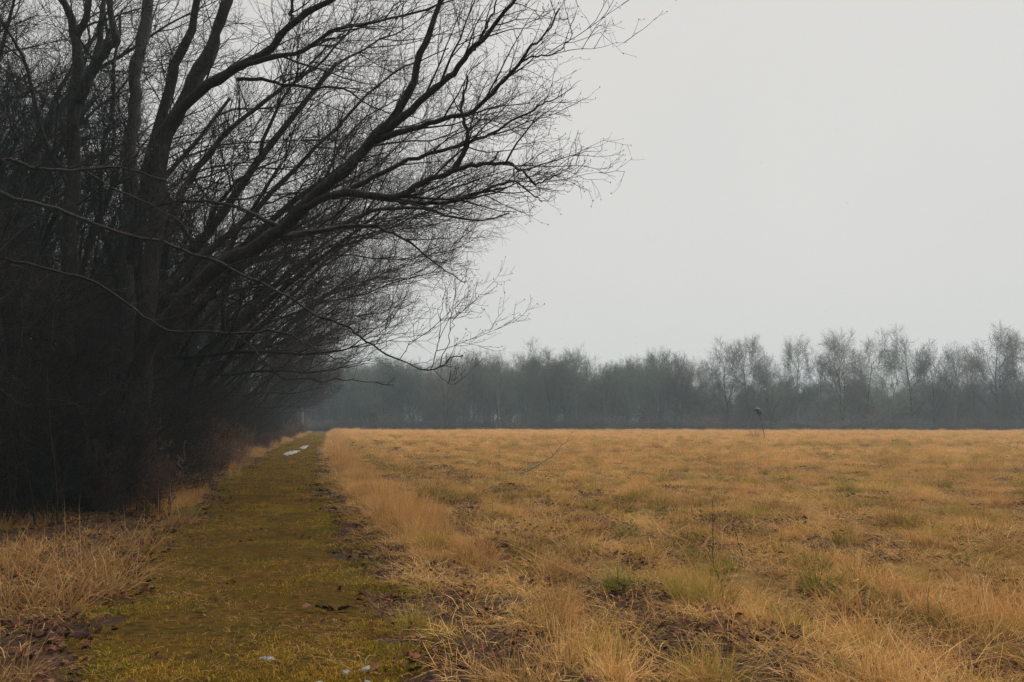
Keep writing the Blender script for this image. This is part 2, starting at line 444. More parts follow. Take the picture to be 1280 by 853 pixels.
PARK = (0, -4000, -200)
def build_tree(name, seed, H, bias=0.0, split=True, bark=M_BARK, twig=M_TWIG, lean=(0, 0), rfac=0.017, stems=1, **kw):
    """tree > trunk, limb (> twigs) when split, else tree > trunk, crown"""
    rng = random.Random(seed); S = {}
    P = tree_params(H, bias, **kw)
    for k in range(stems):
        d = nrm((lean[0] + rng.gauss(0, 0.12) * (stems > 1), lean[1] + rng.gauss(0, 0.2) * (stems > 1), 1))
        S1 = {}
        grow(S1, (rng.gauss(0, .25) * (stems > 1), rng.gauss(0, .25) * (stems > 1), -0.25), d, H * 0.82 * (1 - 0.12 * k), H * rfac * (1 - 0.2 * k), 0, P, rng, None)
        for key, v in S1.items():
            if key[0] != 'trunk': key = (('limb', key[0][1] + 100 * k), key[1])
            S.setdefault(key, []).extend(v)
    root = obj(name, None)
    kid('trunk', tube_mesh('trunk', S[('trunk', 0)] + ([] if split else [p for k, v in S.items() if k[1] == 1 for p in v]), bark), root)
    if split:
        ids = sorted({k[0] for k in S if k[0] != 'trunk'})
        for i in ids:
            lo = kid('limb', tube_mesh('limb', S[(i, 1)] + S.get((i, 2), []), bark, 6), root)
            tw = S.get((i, 3), []) + S.get((i, 4), [])
            if len(tw) > 12: tag(kid('twigs', tube_mesh('twigs', tw, twig), lo), kind='stuff')
    else:
        kid('crown', tube_mesh('crown', [p for k, v in S.items() if k[1] >= 2 for p in v], twig), root)
    return root

def place(proto, used, x, y, rz, sc, name=None):
    o = proto if not used.get(proto.name) else copy_tree(proto)
    used[proto.name] = True
    o.location = (x, y, float(height(x, y)) - 0.02); o.rotation_euler = (0, 0, rz)
    o.scale = (sc, sc, sc) if np.isscalar(sc) else sc
    return o
USED = {}

# ------------------------------------------------------------------ the big trees beside the path, limb by limb
HERO_P = [
    dict(n=2.6, ang=38, tmin=0.18, flat=0.1, zmin=-0.22), 
    dict(seg=7, wig=0.12, pull=(0.03, -0.01, 0.03), n=3.3, ang=42, L=(1.1, 2.7), short=0.88, rmin=0.008, tmin=0.12, end=0.22, rcap=0.010, zmin=-0.35),
    dict(seg=5, wig=0.15, pull=(0.02, 0, 0.03), n=5.0, ang=45, L=(0.5, 1.4), short=0.5, rmin=0.0055, tmin=0.1, end=0.4),
    dict(seg=4, wig=0.17, pull=(0.01, 0, 0.04), n=6.5, ang=46, L=(0.2, 0.62), short=0.3, rmin=0.0032, tmin=0.1, end=0.55),
    dict(seg=3, wig=0.16, pull=(0.02, 0, 0.05), L=(0.08, 0.32), rmin=0.0024, end=0.6, short=0.2, bud=0.0),
]
import copy as _copy
HERO_PB = _copy.deepcopy(HERO_P)
HERO_UP = _copy.deepcopy(HERO_P)
HERO_UP[1].update(L=(0.6, 1.7), pull=(0.06, -0.01, 0.12))
for q in (2, 3, 4): HERO_UP[q]['pull'] = (0.05, 0, 0.10)
HERO_UP[2]['L'] = (0.3, 0.8)
HERO_UP[1]['n'] = 4.6; HERO_UP[2]['n'] = 7.5; HERO_UP[2]['rmin'] = 0.004; HERO_UP[3]['rmin'] = 0.0026; HERO_UP[1]['rmin'] = 0.006
for q in (1, 2, 3): HERO_UP[q]['wig'] = 0.10
HERO_UP[3]['bud'] = 0.7; HERO_UP[4]['bud'] = 0.5
HERO_PB[3]['bud'] = 0.8; HERO_PB[4]['bud'] = 0.55

def traced_limb(root, ctrl, r0, r1, seed, P=HERO_P, bark=M_BARK, name='limb', twig=M_TWIG, tmin=None, n=None, dens=1.0, grow_twigs=True, slim=0.8):
    """one bough through (pixel x, pixel y, depth) points with its twigs as a sub-part"""
    rng = random.Random(seed); S = {}
    lim, fac = (540, 0.6) if root.name.startswith('low_bough') else (620, 0.58)
    pts = [at(lim + (c[0] - lim) * fac if c[0] > lim else c[0], c[1], c[2]) for c in ctrl]
    full = smooth_line(pts, n or max(8, 4 * len(pts)))
    L = float(np.linalg.norm(np.diff(full, axis=0), axis=1).sum())
    m = len(full)
    jit = np.array([[rng.gauss(0, 1) for _ in range(3)] for _ in range(m)]) * 0.012
    ph = [rng.uniform(0, 6.28) for _ in range(6)]; tt = np.linspace(0, L, m)
    wob = np.stack([0.035 * np.sin(tt * 3.1 + ph[c]) + 0.02 * np.sin(tt * 7.3 + ph[c + 3]) for c in range(3)], 1) * np.minimum(1, np.minimum(tt, L - tt) / 0.5)[:, None]
    full = full + jit + wob * min(1.0, L / 3.0) * 0.55
    r0, r1 = r0 * slim, r1 * slim
    rad = [r0 + (r1 - r0) * (q / (m - 1)) ** 0.8 for q in range(m)]
    rad = [r * (1 + rng.gauss(0, 0.06)) for r in rad]
    org = np.array(root.location)
    lo = kid(name, tube_mesh(name, [((full - org).tolist(), rad)], bark, 10), root)
    if grow_twigs:
        PP = _copy.deepcopy(P); PP[0]['n'] *= dens
        children([tuple(p) for p in (full - org)], rad, L, 0, PP, rng, S, None, tmin)
        polys = [p for k, v in S.items() if k != 'buds' for p in v]
        if len(polys) > 12: tag(kid('twigs', tube_mesh('twigs', polys, twig), lo), kind='stuff')
        if 'buds' in S: BUDS.append((lo, S['buds'], seed))
    return lo
BUDS = []

def bud_mesh(points, seed):
    rs = np.random.RandomState(seed); P = np.array(points); M = len(P)
    ax = rs.normal(size=(M, 3)) + np.array([0.3, 0, 0.8]); ax /= np.linalg.norm(ax, axis=1, keepdims=True)
    polys = []
    for p, a in zip(P, ax):
        L = rs.uniform(0.014, 0.028); r = rs.uniform(0.0045, 0.008)
        polys.append(([(p + a * L * t).tolist() for t in (-0.2, 0.15, 0.55, 1.0)], [r * 0.4, r, r * 0.9, r * 0.1]))
    v, q, r = tubes(polys)
    return mesh_from('buds', v, q, {'rnd': r}, True, M_BUD)

def hero(name, px, py, Y, label):
    x, y, z = at(px, py, Y)
    o = obj(name, None, None, (x, Y, float(height(x, Y)) - 0.1)); tag(o, label, 'tree'); return o

G = 655  # pixel row where the near trunks meet the ground
A = hero('leaning_tree', 110, G, 13.6, 'big bare tree leaning out over the path with long arching boughs')
traced_limb(A, [(112, 668, 13.6), (135, 570, 13.6), (170, 470, 13.5), (215, 390, 13.3), (262, 342, 13.1), (320, 308, 12.8), (372, 268, 12.4), (415, 228, 12.1), (446, 196, 11.9), (480, 162, 11.7), (512, 110, 11.5), (532, 55, 11.4), (548, 0, 11.3), (566, -70, 11.2)], 0.25, 0.035, 1, name='trunk', tmin=0.42, n=52, dens=0.7)
traced_limb(A, [(478, 164, 11.7), (520, 132, 11.4), (560, 98, 11.2), (592, 62, 11.0), (622, 26, 10.8), (662, -2, 10.6), (705, -30, 10.5)], 0.085, 0.02, 2, HERO_PB, dens=1.2)
traced_limb(A, [(592, 62, 11.0), (605, 40, 11.0), (616, 15, 11.0), (628, -15, 11.0)], 0.035, 0.012, 21, HERO_P)
traced_limb(A, [(468, 176, 11.8), (500, 166, 11.5), (545, 154, 11.2), (585, 140, 11.0), (622, 110, 10.8), (655, 88, 10.6), (698, 64, 10.4), (728, 42, 10.3), (758, 12, 10.2)], 0.075, 0.012, 3, HERO_PB, dens=1.5)
traced_limb(A, [(672, 78, 10.5), (705, 70, 10.4), (752, 66, 10.3), (772, 54, 10.25), (786, 40, 10.2)], 0.022, 0.005, 4, HERO_PB, dens=1.6)
traced_limb(A, [(378, 262, 12.3), (425, 241, 11.9), (480, 247, 11.5), (522, 232, 11.2), (562, 214, 11.0), (580, 192, 10.9), (584, 160, 10.85), (578, 128, 10.8), (586, 96, 10.8)], 0.09, 0.018, 5, HERO_PB, dens=1.4)
traced_limb(A, [(562, 214, 11.0), (600, 206, 10.8), (640, 203, 10.6), (672, 214, 10.4), (706, 230, 10.3), (742, 224, 10.2), (784, 205, 10.1)], 0.05, 0.006, 6, HERO_PB, dens=1.6)
traced_limb(A, [(598, 206, 10.8), (615, 202, 10.7), (626, 190, 10.7)], 0.024, 0.014, 61, grow_twigs=False)
traced_limb(A, [(424, 242, 11.9), (480, 249, 11.8), (540, 255, 11.6), (582, 246, 11.4), (622, 232, 11.2), (660, 228, 11.0), (694, 240, 10.9), (722, 254, 10.8)], 0.06, 0.008, 7, HERO_PB, dens=1.4)
traced_limb(A, [(438, 236, 12.0), (482, 216, 12.0), (530, 194, 12.0), (575, 180, 11.9), (622, 164, 11.7), (690, 142, 11.5), (724, 128, 11.4), (768, 118, 11.3)], 0.06, 0.008, 8, HERO_PB, dens=1.5)
traced_limb(A, [(300, 322, 12.9), (360, 296, 13.4), (420, 285, 13.8), (470, 262, 14.2), (530, 262, 14.5), (590, 275, 14.8), (650, 268, 15.0)], 0.10, 0.012, 9, dens=1.3)
traced_limb(A, [(340, 298, 12.7), (400, 292, 12.6), (450, 280, 12.6), (500, 296, 12.6), (545, 330, 12.6), (580, 352, 12.6)], 0.07, 0.008, 10, dens=1.4)
traced_limb(A, [(352, 285, 12.6), (300, 262, 12.9), (240, 250, 13.1), (180, 262, 13.2)], 0.06, 0.02, 62, dens=1.2)

B = hero('forked_tree', 165, G - 2, 14.2, 'tall bare tree with thick boughs forking high above the path')
traced_limb(B, [(168, 668, 14.2), (172, 560, 14.2), (180, 430, 14.2), (192, 300, 14.2), (205, 180, 14.1), (232, 122, 14.0), (262, 60, 13.9), (285, 0, 13.8), (300, -80, 13.7)], 0.28, 0.09, 11, name='trunk', tmin=0.35, n=40, dens=0.6)
traced_limb(B, [(198, 172, 14.1), (238, 122, 13.8), (282, 94, 13.5), (330, 66, 13.2), (358, 36, 12.9), (396, 10, 12.6), (440, -20, 12.4)], 0.14, 0.05, 12, dens=1.2)
traced_limb(B, [(300, 84, 13.4), (345, 70, 13.0), (385, 60, 12.7), (425, 36, 12.4), (470, 26, 12.2), (540, 12, 12.0), (600, -12, 11.8)], 0.07, 0.012, 13, dens=1.3)
traced_limb(B, [(296, 98, 13.4), (340, 104, 13.2), (385, 108, 13.0), (425, 112, 12.8), (470, 135, 12.6), (530, 150, 12.4)], 0.05, 0.008, 14, dens=1.3)
traced_limb(B, [(366, 30, 12.9), (364, 8, 12.9), (372, -25, 12.8)], 0.05, 0.03, 15)
traced_limb(B, [(222, 140, 14.0), (250, 98, 14.3), (272, 50, 14.6), (278, 0, 14.8), (290, -60, 15)], 0.13, 0.06, 16)
traced_limb(B, [(185, 380, 14.2), (240, 330, 14.6), (300, 280, 15.0), (360, 220, 15.4), (420, 160, 15.8), (480, 100, 16.2), (560, 60, 16.5)], 0.12, 0.015, 17, dens=1.2)
traced_limb(B, [(190, 330, 14.2), (235, 230, 14.8), (285, 165, 15.4), (340, 120, 15.8), (400, 80, 16.2), (450, 20, 16.5)], 0.10, 0.02, 18, dens=1.2)

D = hero('twin_stem_tree', 88, G - 4, 14.8, 'bare tree with twin upright stems and a hooked side bough')
traced_limb(D, [(84, 664, 14.8), (80, 520, 14.8), (84, 380, 14.8), (90, 240, 14.8), (93, 130, 14.7), (95, 45, 14.7), (76, -5, 14.6), (66, -60, 14.6)], 0.27, 0.06, 31, name='trunk', tmin=0.3, n=40, dens=0.6)
traced_limb(D, [(95, 45, 14.7), (108, 20, 14.7), (114, -30, 14.7)], 0.10, 0.06, 32)
traced_limb(D, [(98, 128, 14.7), (115, 92, 14.6), (134, 62, 14.5), (145, 52, 14.5), (140, 25, 14.5), (136, -30, 14.5)], 0.14, 0.07, 33)
traced_limb(D, [(112, 95, 14.6), (122, 60, 14.7), (130, 10, 14.8), (134, -40, 14.9)], 0.09, 0.06, 34)
traced_limb(D, [(90, 240, 14.8), (60, 180, 14.4), (30, 80, 14.0), (0, 20, 13.6), (-40, -40, 13.4)], 0.07, 0.02, 35)

E = hero('straight_tree', 150, G - 6, 15.6, 'straight grey barked bare tree standing behind the leaning tree')
traced_limb(E, [(150, 660, 15.6), (155, 500, 15.6), (160, 340, 15.6), (164, 200, 15.6), (170, 95, 15.6), (186, 0, 15.6), (196, -70, 15.6)], 0.22, 0.13, 41, name='trunk', tmin=0.3, n=36, dens=0.6, bark=M_BARK_GREY)
traced_limb(E, [(161, 330, 15.6), (185, 220, 15.4), (212, 105, 15.2), (236, 45, 15.1), (250, -10, 15.0)], 0.17, 0.09, 42, dens=0.8)
traced_limb(E, [(158, 400, 15.6), (125, 250, 15.9), (140, 130, 16.2), (150, 20, 16.4)], 0.09, 0.03, 43)

H_ = hero('low_bough_tree', 20, G + 12, 12.0, 'dark tree sending long low boughs sideways across the path')
traced_limb(H_, [(8, 690, 12.0), (2, 560, 12.0), (-10, 420, 12.0), (-22, 260, 12.0), (-30, 120, 12.0), (-40, -40, 12.0)], 0.24, 0.14, 51, name='trunk', tmin=0.5, n=30, dens=0.5)
traced_limb(H_, [(-22, 232, 12.0), (20, 250, 11.9), (75, 262, 11.8), (130, 284, 11.7), (190, 302, 11.6), (240, 316, 11.5), (290, 336, 11.4), (345, 364, 11.2), (398, 396, 11.0), (438, 410, 10.9), (458, 426, 10.8), (488, 448, 10.6), (540, 461, 10.4), (575, 450, 10.2), (606, 446, 10.1)], 0.052, 0.008, 52, HERO_UP, n=60, dens=1.0, tmin=0.15)
traced_limb(H_, [(540, 461, 10.4), (552, 432, 10.3), (560, 400, 10.3), (564, 372, 10.3)], 0.012, 0.004, 53, HERO_UP, dens=1.6)
traced_limb(H_, [(556, 458, 10.3), (575, 420, 10.2), (588, 395, 10.2), (592, 380, 10.2)], 0.010, 0.004, 54, HERO_UP, dens=1.6)
traced_limb(H_, [(500, 452, 10.5), (512, 430, 10.5), (540, 412, 10.5), (562, 398, 10.5)], 0.009, 0.004, 63, HERO_UP, dens=1.4)
traced_limb(H_, [(455, 424, 10.8), (475, 416, 10.8), (492, 398, 10.8), (500, 372, 10.8)], 0.010, 0.004, 64, HERO_UP, dens=1.2)
traced_limb(H_, [(545, 462, 10.35), (562, 474, 10.3), (580, 480, 10.3), (592, 478, 10.3)], 0.008, 0.003, 65, HERO_UP, dens=1.0)
traced_limb(H_, [(-20, 270, 12.0), (0, 204, 11.6), (50, 210, 11.4), (110, 214, 11.2), (165, 212, 11.0), (225, 232, 10.8), (290, 240, 10.6)], 0.05, 0.01, 55, HERO_UP, dens=1.0)
traced_limb(H_, [(-16, 318, 12.0), (40, 330, 11.8), (110, 352, 11.7), (170, 388, 11.6), (215, 412, 11.5), (280, 418, 11.4), (318, 436, 11.2), (352, 470, 11.1), (392, 478, 11.0), (440, 474, 10.9), (492, 482, 10.8)], 0.034, 0.006, 56, HERO_UP, n=44, dens=0.9)
traced_limb(H_, [(280, 418, 11.4), (345, 414, 11.3), (385, 432, 11.2), (420, 448, 11.1), (462, 452, 11.0)], 0.025, 0.005, 57, HERO_UP, dens=1.1)
traced_limb(H_, [(110, 214, 11.2), (160, 245, 10.8), (215, 270, 10.4), (262, 300, 10.2)], 0.022, 0.006, 58, HERO_UP)
for lo, pts, sd in BUDS:
    tag(kid('buds', bud_mesh(pts, sd), lo), kind='stuff')

# ------------------------------------------------------------------ trees along the edge of the wood
rngW = random.Random(77)
edge_protos = [build_tree('edge_tree', 200 + k, 14.0, bias=1.0, lean=(0.28 + 0.1 * k, 0), stems=2, limbs=6, dense=1.0, spread=48, tw=0.0042, rfac=0.013,
                          twig=(M_TWIG, M_TWIG, M_TWIG_RED)[k], bark=(M_BARK, M_BARK_GREY, M_BARK)[k]) for k in range(3)]
wood_protos = [build_tree('wood_tree', 300 + k, 15.0, bias=0.2, split=False, limbs=9, spread=40, tw=0.0048, bark=(M_BARK, M_BARK_GREY)[k % 2]) for k in range(3)]
ORD = ['first', 'second', 'third', 'fourth', 'fifth', 'sixth', 'seventh', 'eighth', 'ninth', 'tenth', 'eleventh', 'twelfth', 'thirteenth', 'fourteenth', 'fifteenth', 'sixteenth', 'seventeenth', 'eighteenth', 'nineteenth', 'twentieth',
       'twenty first', 'twenty second', 'twenty third', 'twenty fourth', 'twenty fifth', 'twenty sixth', 'twenty seventh', 'twenty eighth', 'twenty ninth', 'thirtieth', 'thirty first', 'thirty second', 'thirty third', 'thirty fourth']
EDGE_LBL = ['bare dark tree', 'grey barked bare tree', 'reddish twigged bare tree']
edge_spots = [(17.5, 3.8, 0, 1.0), (20.0, 5.0, 1, 1.15), (23, 3.6, 2, 1.0), (26.5, 4.0, 0, 1.05), (30, 3.8, 1, 0.98), (34, 4.4, 2, 1.0), (39, 4.0, 0, 0.95), (45, 4.2, 1, 0.9), (52, 4.2, 2, 0.85),
              (56, 3.8, 0, 0.85), (63, 4.2, 1, 0.8), (70, 4.0, 2, 0.78), (78, 4.2, 0, 0.78), (87, 4.2, 1, 0.75), (97, 4.2, 2, 0.75)]
for q, (Y, off, k, sc) in enumerate(edge_spots):
    o = place(edge_protos[k], USED, float(path_c(Y)) - PATH_HW - off, Y, rngW.uniform(-0.45, 0.35), sc)
    tag(o, '%s over the verge, %s along the wood edge past the leaning tree' % (EDGE_LBL[k], ORD[q]), 'tree', 'trees along the wood edge')
WOOD_LBL = 'upright bare tree standing inside the dark wood left of the path'
Y = 9.0
while Y < 112:
    for off in (7.0, 10.5, 15, 21):
        if off > 13 and Y > 60: continue
        yy = Y + rngW.uniform(-1.5, 1.5); x = float(path_c(yy)) - PATH_HW - off - rngW.uniform(-1.5, 1.8)
        if yy < 13 and off < 11: continue
        o = place(wood_protos[rngW.randrange(3)], USED, x, yy, rngW.uniform(0, 6.28), rngW.uniform(0.75, 1.1))
        tag(o, WOOD_LBL, 'tree', 'trees inside the dark wood')
    Y += 3.0 + Y * 0.06
for (yy, off, sc) in [(15.2, 3.4, 0.55), (16.4, 5.4, 0.62), (17.6, 2.8, 0.5), (18.8, 4.6, 0.66), (14.6, 5.0, 0.6), (20.5, 3.2, 0.58), (22, 5.6, 0.7), (16, 7.2, 0.7), (24.5, 2.9, 0.5), (27.5, 3.6, 0.55), (13.6, 3.9, 0.6), (18.5, 7.4, 1.1), (23.5, 7.5, 1.1)]:
    o = place(wood_protos[rngW.randrange(3)], USED, float(path_c(yy)) - PATH_HW - off, yy, rngW.uniform(0, 6.28), sc)
    tag(o, 'young bare tree crowded among the big trunks beside the path', 'tree', 'young trees at the wood edge')

# thickets under the trees
def build_thicket(name, seed, H, R, stems, twig, dense=1.0):
    rng = random.Random(seed); S = []
    root = obj(name, None)
    st, tw = [], []
    for _ in range(stems):
        a = rng.uniform(0, 6.283); rr = R * math.sqrt(rng.random()); lean = rng.uniform(0.05, 0.5)
        b = a + rng.gauss(0, 0.8)
        d = nrm((math.cos(b) * lean, math.sin(b) * lean, 1))
        L = H * rng.uniform(0.45, 1.0)
        pts = line((rr * math.cos(a), rr * math.sin(a), -0.1), d, L, 8, 0.10, (0, 0, -0.01), rng)
        r = rng.uniform(0.008, 0.02) * (H / 4) ** 0.5; rad = [r * (1 - 0.8 * q / 8) for q in range(9)]
        st.append((pts, rad))
        for c in range(int(11 * dense)):
            t = rng.uniform(0.12, 1) * 7.99; i = int(t); p, q = pts[i], pts[i + 1]
            dd = side_dir(nrm((q[0] - p[0], q[1] - p[1], q[2] - p[2])), rng.uniform(0.5, 1.2), rng)
            Lc = H * rng.uniform(0.12, 0.34)
            cp = line(p, dd, Lc, 5, 0.2, (0, 0, 0.03), rng)
            tw.append((cp, [0.0065, 0.006, 0.0055, 0.005, 0.0045, 0.003]))
            for e in range(4):
                f = rng.randrange(1, 5); p2, q2 = cp[f], cp[f + 1]
                d3 = side_dir(nrm((q2[0] - p2[0], q2[1] - p2[1], q2[2] - p2[2])), rng.uniform(0.5, 1.1), rng)
                tw.append((line(p2, d3, Lc * rng.uniform(0.25, 0.6), 3, 0.25, (0, 0, 0), rng), [0.0045, 0.004, 0.0035, 0.002]))
    kid('stems', tube_mesh('stems', st, M_VINE), root)
    kid('twigs', tube_mesh('twigs', tw, twig), root)
    return root
thickets = [build_thicket('thicket', 400 + k, 4.6, 1.5, 56, (M_TWIG, M_TWIG_BROWN, M_TWIG)[k], 1.4) for k in range(3)]
bramble = [build_thicket('bramble_bush', 420 + k, 1.5, 1.0, 60, M_BRAMBLE, 1.0) for k in range(2)]
def put_thicket(yy, off, sc, zs=1.0):
    o = place(thickets[rngW.randrange(3)], USED, float(path_c(yy)) - PATH_HW - off, yy, rngW.uniform(0, 6.28), (sc, sc, sc * zs))
    tag(o, 'tangled bare thicket filling the shade under the wood', 'shrub', 'thickets under the wood')
Y = 9.5
while Y < 112:
    for r_, off in enumerate((2.9, 4.9, 7.4, 10.4, 14, 18.5)):
        if r_ > 2 and Y > 45: continue
        yy = Y + rngW.uniform(-0.8, 0.8); o_ = off + rngW.uniform(-0.4, 0.6)
        if yy < 12.6 and r_ == 0: continue
        put_thicket(yy, o_, rngW.uniform(0.8, 1.1) * (0.75 if r_ == 0 else 1.15), rngW.uniform(0.95, 1.25))
    Y += 1.7 + Y * 0.04
for (yy, off, sc, zs) in [(12.4, 2.9, 0.8, 1.1), (12.9, 2.2, 0.7, 1.1), (13.4, 3.6, 0.9, 1.2), (14.2, 2.3, 0.75, 1.2), (12.2, 4.2, 0.9, 1.2), (15.4, 2.4, 0.8, 1.1), (16.6, 2.2, 0.75, 1.1), (14.8, 4.4, 1.0, 1.2), (13.0, 4.9, 1.0, 1.2), (18.2, 2.3, 0.75, 1.2)]:
    put_thicket(yy, off, sc, zs)
Y = 13.0
while Y < 112:
    yy = Y + rngW.uniform(-0.6, 0.6); x = float(path_c(yy)) - PATH_HW - rngW.uniform(1.1, 2.3)
    o = place(bramble[rngW.randrange(2)], USED, x, yy, rngW.uniform(0, 6.28), (k_ := rngW.uniform(0.55, 0.95), k_, k_ * rngW.uniform(0.7, 1.7)))
    tag(o, 'low reddish brown bramble bush at the foot of the wood edge', 'shrub', 'brambles along the wood edge')
    Y += 1.3 + Y * 0.03

# ------------------------------------------------------------------ the wood across the field
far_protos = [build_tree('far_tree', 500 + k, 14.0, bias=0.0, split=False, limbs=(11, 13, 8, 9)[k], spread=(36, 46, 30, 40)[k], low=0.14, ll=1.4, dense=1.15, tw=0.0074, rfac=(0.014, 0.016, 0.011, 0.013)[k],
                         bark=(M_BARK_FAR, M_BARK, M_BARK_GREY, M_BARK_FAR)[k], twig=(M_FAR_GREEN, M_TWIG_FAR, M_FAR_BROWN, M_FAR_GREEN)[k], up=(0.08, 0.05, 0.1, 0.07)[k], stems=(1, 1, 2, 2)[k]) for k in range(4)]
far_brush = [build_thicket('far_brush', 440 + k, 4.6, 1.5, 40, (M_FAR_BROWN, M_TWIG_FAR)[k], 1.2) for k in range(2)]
def edge_Y(x): return 134 - 0.10 * (x + 30)
skyline = [(395, 470), (425, 458), (455, 462), (490, 455), (525, 460), (560, 455), (595, 450), (625, 450), (660, 455), (690, 443), (722, 446), (755, 462), (790, 462), (820, 447), (850, 455), (880, 458),
           (908, 434), (940, 430), (962, 446), (995, 428), (1022, 444), (1050, 424), (1080, 428), (1108, 446), (1140, 425), (1165, 440), (1190, 436), (1214, 452), (1242, 419), (1272, 424), (1300, 430), (1330, 438), (1360, 430)]
far_lbl = {690: 'rounded bare tree rising above the hazy far treeline beside a dip', 908: 'bare tree with a broad fan of limbs in the far treeline', 995: 'slender pale limbed tree with open crown in the far treeline',
           1050: 'tall dense crowned bare tree with reddish twigs in the far treeline', 1140: 'wide rounded bare tree between two lower gaps in the far treeline', 1242: 'dark fan shaped bare tree at the field end of the far treeline'}
far_kind = {690: 1, 908: 1, 995: 0, 1050: 2, 1140: 1, 1242: 1, 1272: 2}
rngF = random.Random(9)
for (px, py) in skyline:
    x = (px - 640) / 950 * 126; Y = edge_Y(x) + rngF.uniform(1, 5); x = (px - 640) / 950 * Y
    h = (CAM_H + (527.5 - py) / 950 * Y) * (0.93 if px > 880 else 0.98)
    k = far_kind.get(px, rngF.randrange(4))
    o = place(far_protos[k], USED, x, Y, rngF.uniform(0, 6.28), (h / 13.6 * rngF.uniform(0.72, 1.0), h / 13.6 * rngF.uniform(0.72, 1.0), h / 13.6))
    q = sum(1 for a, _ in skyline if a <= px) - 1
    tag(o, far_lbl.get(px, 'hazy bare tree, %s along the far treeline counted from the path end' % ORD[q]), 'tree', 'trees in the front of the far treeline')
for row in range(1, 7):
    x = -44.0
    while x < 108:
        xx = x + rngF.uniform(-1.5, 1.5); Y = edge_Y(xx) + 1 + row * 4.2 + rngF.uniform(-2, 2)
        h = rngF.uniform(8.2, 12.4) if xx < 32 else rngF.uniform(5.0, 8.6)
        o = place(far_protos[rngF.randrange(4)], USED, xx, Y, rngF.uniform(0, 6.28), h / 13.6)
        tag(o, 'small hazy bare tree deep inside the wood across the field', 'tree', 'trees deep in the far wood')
        x += 3.9
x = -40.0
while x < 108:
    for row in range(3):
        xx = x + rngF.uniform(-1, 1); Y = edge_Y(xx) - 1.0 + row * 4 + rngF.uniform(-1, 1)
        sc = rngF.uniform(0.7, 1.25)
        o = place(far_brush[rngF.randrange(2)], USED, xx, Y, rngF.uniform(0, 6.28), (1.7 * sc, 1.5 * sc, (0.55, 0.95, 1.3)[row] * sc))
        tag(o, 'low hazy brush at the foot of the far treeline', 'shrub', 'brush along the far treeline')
    x += 3.4

# ------------------------------------------------------------------ grass and leaves, scattered
lib = bpy.data.collections.new
def blades(seed, n, R, h, lean, bend, w, up=0.0):
    """n blades rooted in a disc: vertices, quads, along, rnd"""
    rs = np.random.RandomState(seed)
    a = rs.rand(n) * 6.2832; rr = R * np.sqrt(rs.rand(n))
    root = np.stack([rr * np.cos(a), rr * np.sin(a), np.full(n, -0.03)], 1)
    az = a + rs.normal(0, 0.9, n)
    hh = rs.uniform(*h, n); ln = np.clip(rs.normal(lean[0], lean[1], n), 0, 1.5); bd = rs.normal(bend[0], bend[1], n)
    ww = rs.uniform(0.7, 1.3, n) * w; side = az + math.pi / 2 + rs.normal(0, 0.9, n)
    K = 4; V = np.zeros((n, K, 2, 3)); p = root.copy()
    sv = np.stack([np.cos(side), np.sin(side), rs.normal(0, .25, n)], 1)
    curl = rs.normal(0, 0.11, n)
    for k in range(K):
        wk = ww * (1.0, 0.85, 0.55, 0.08)[k]
        V[:, k, 0] = p - sv * wk[:, None]; V[:, k, 1] = p + sv * wk[:, None]
        th = np.clip(ln + bd * (k + 0.5) / K, -0.3, 2.0); z2 = az + curl * k
        p = p + (hh / (K - 1))[:, None] * np.stack([np.sin(th) * np.cos(z2), np.sin(th) * np.sin(z2), np.cos(th)], 1)
        p[:, 2] = np.maximum(p[:, 2], rs.uniform(0.0, 0.03, n))
    b = (np.arange(n) * K * 2)[:, None] + (np.arange(K - 1) * 2)[None]
    Q = np.stack([b, b + 1, b + 3, b + 2], -1).reshape(-1, 4)
    al = np.tile(np.repeat(np.arange(K) / (K - 1.0), 2), n); r = np.repeat(rs.rand(n), K * 2)
    return V.reshape(-1, 3), Q, al, r

def clump(name, mat, *parts):
    V, Q, A_, R_, base = [], [], [], [], 0
    for pt in parts:
        v, q, a, r = blades(**pt); V.append(v); Q.append(q + base); A_.append(a); R_.append(r); base += len(v)
    return mesh_from(name, np.concatenate(V), np.concatenate(Q), {'along': np.concatenate(A_), 'rnd': np.concatenate(R_)}, False, mat)

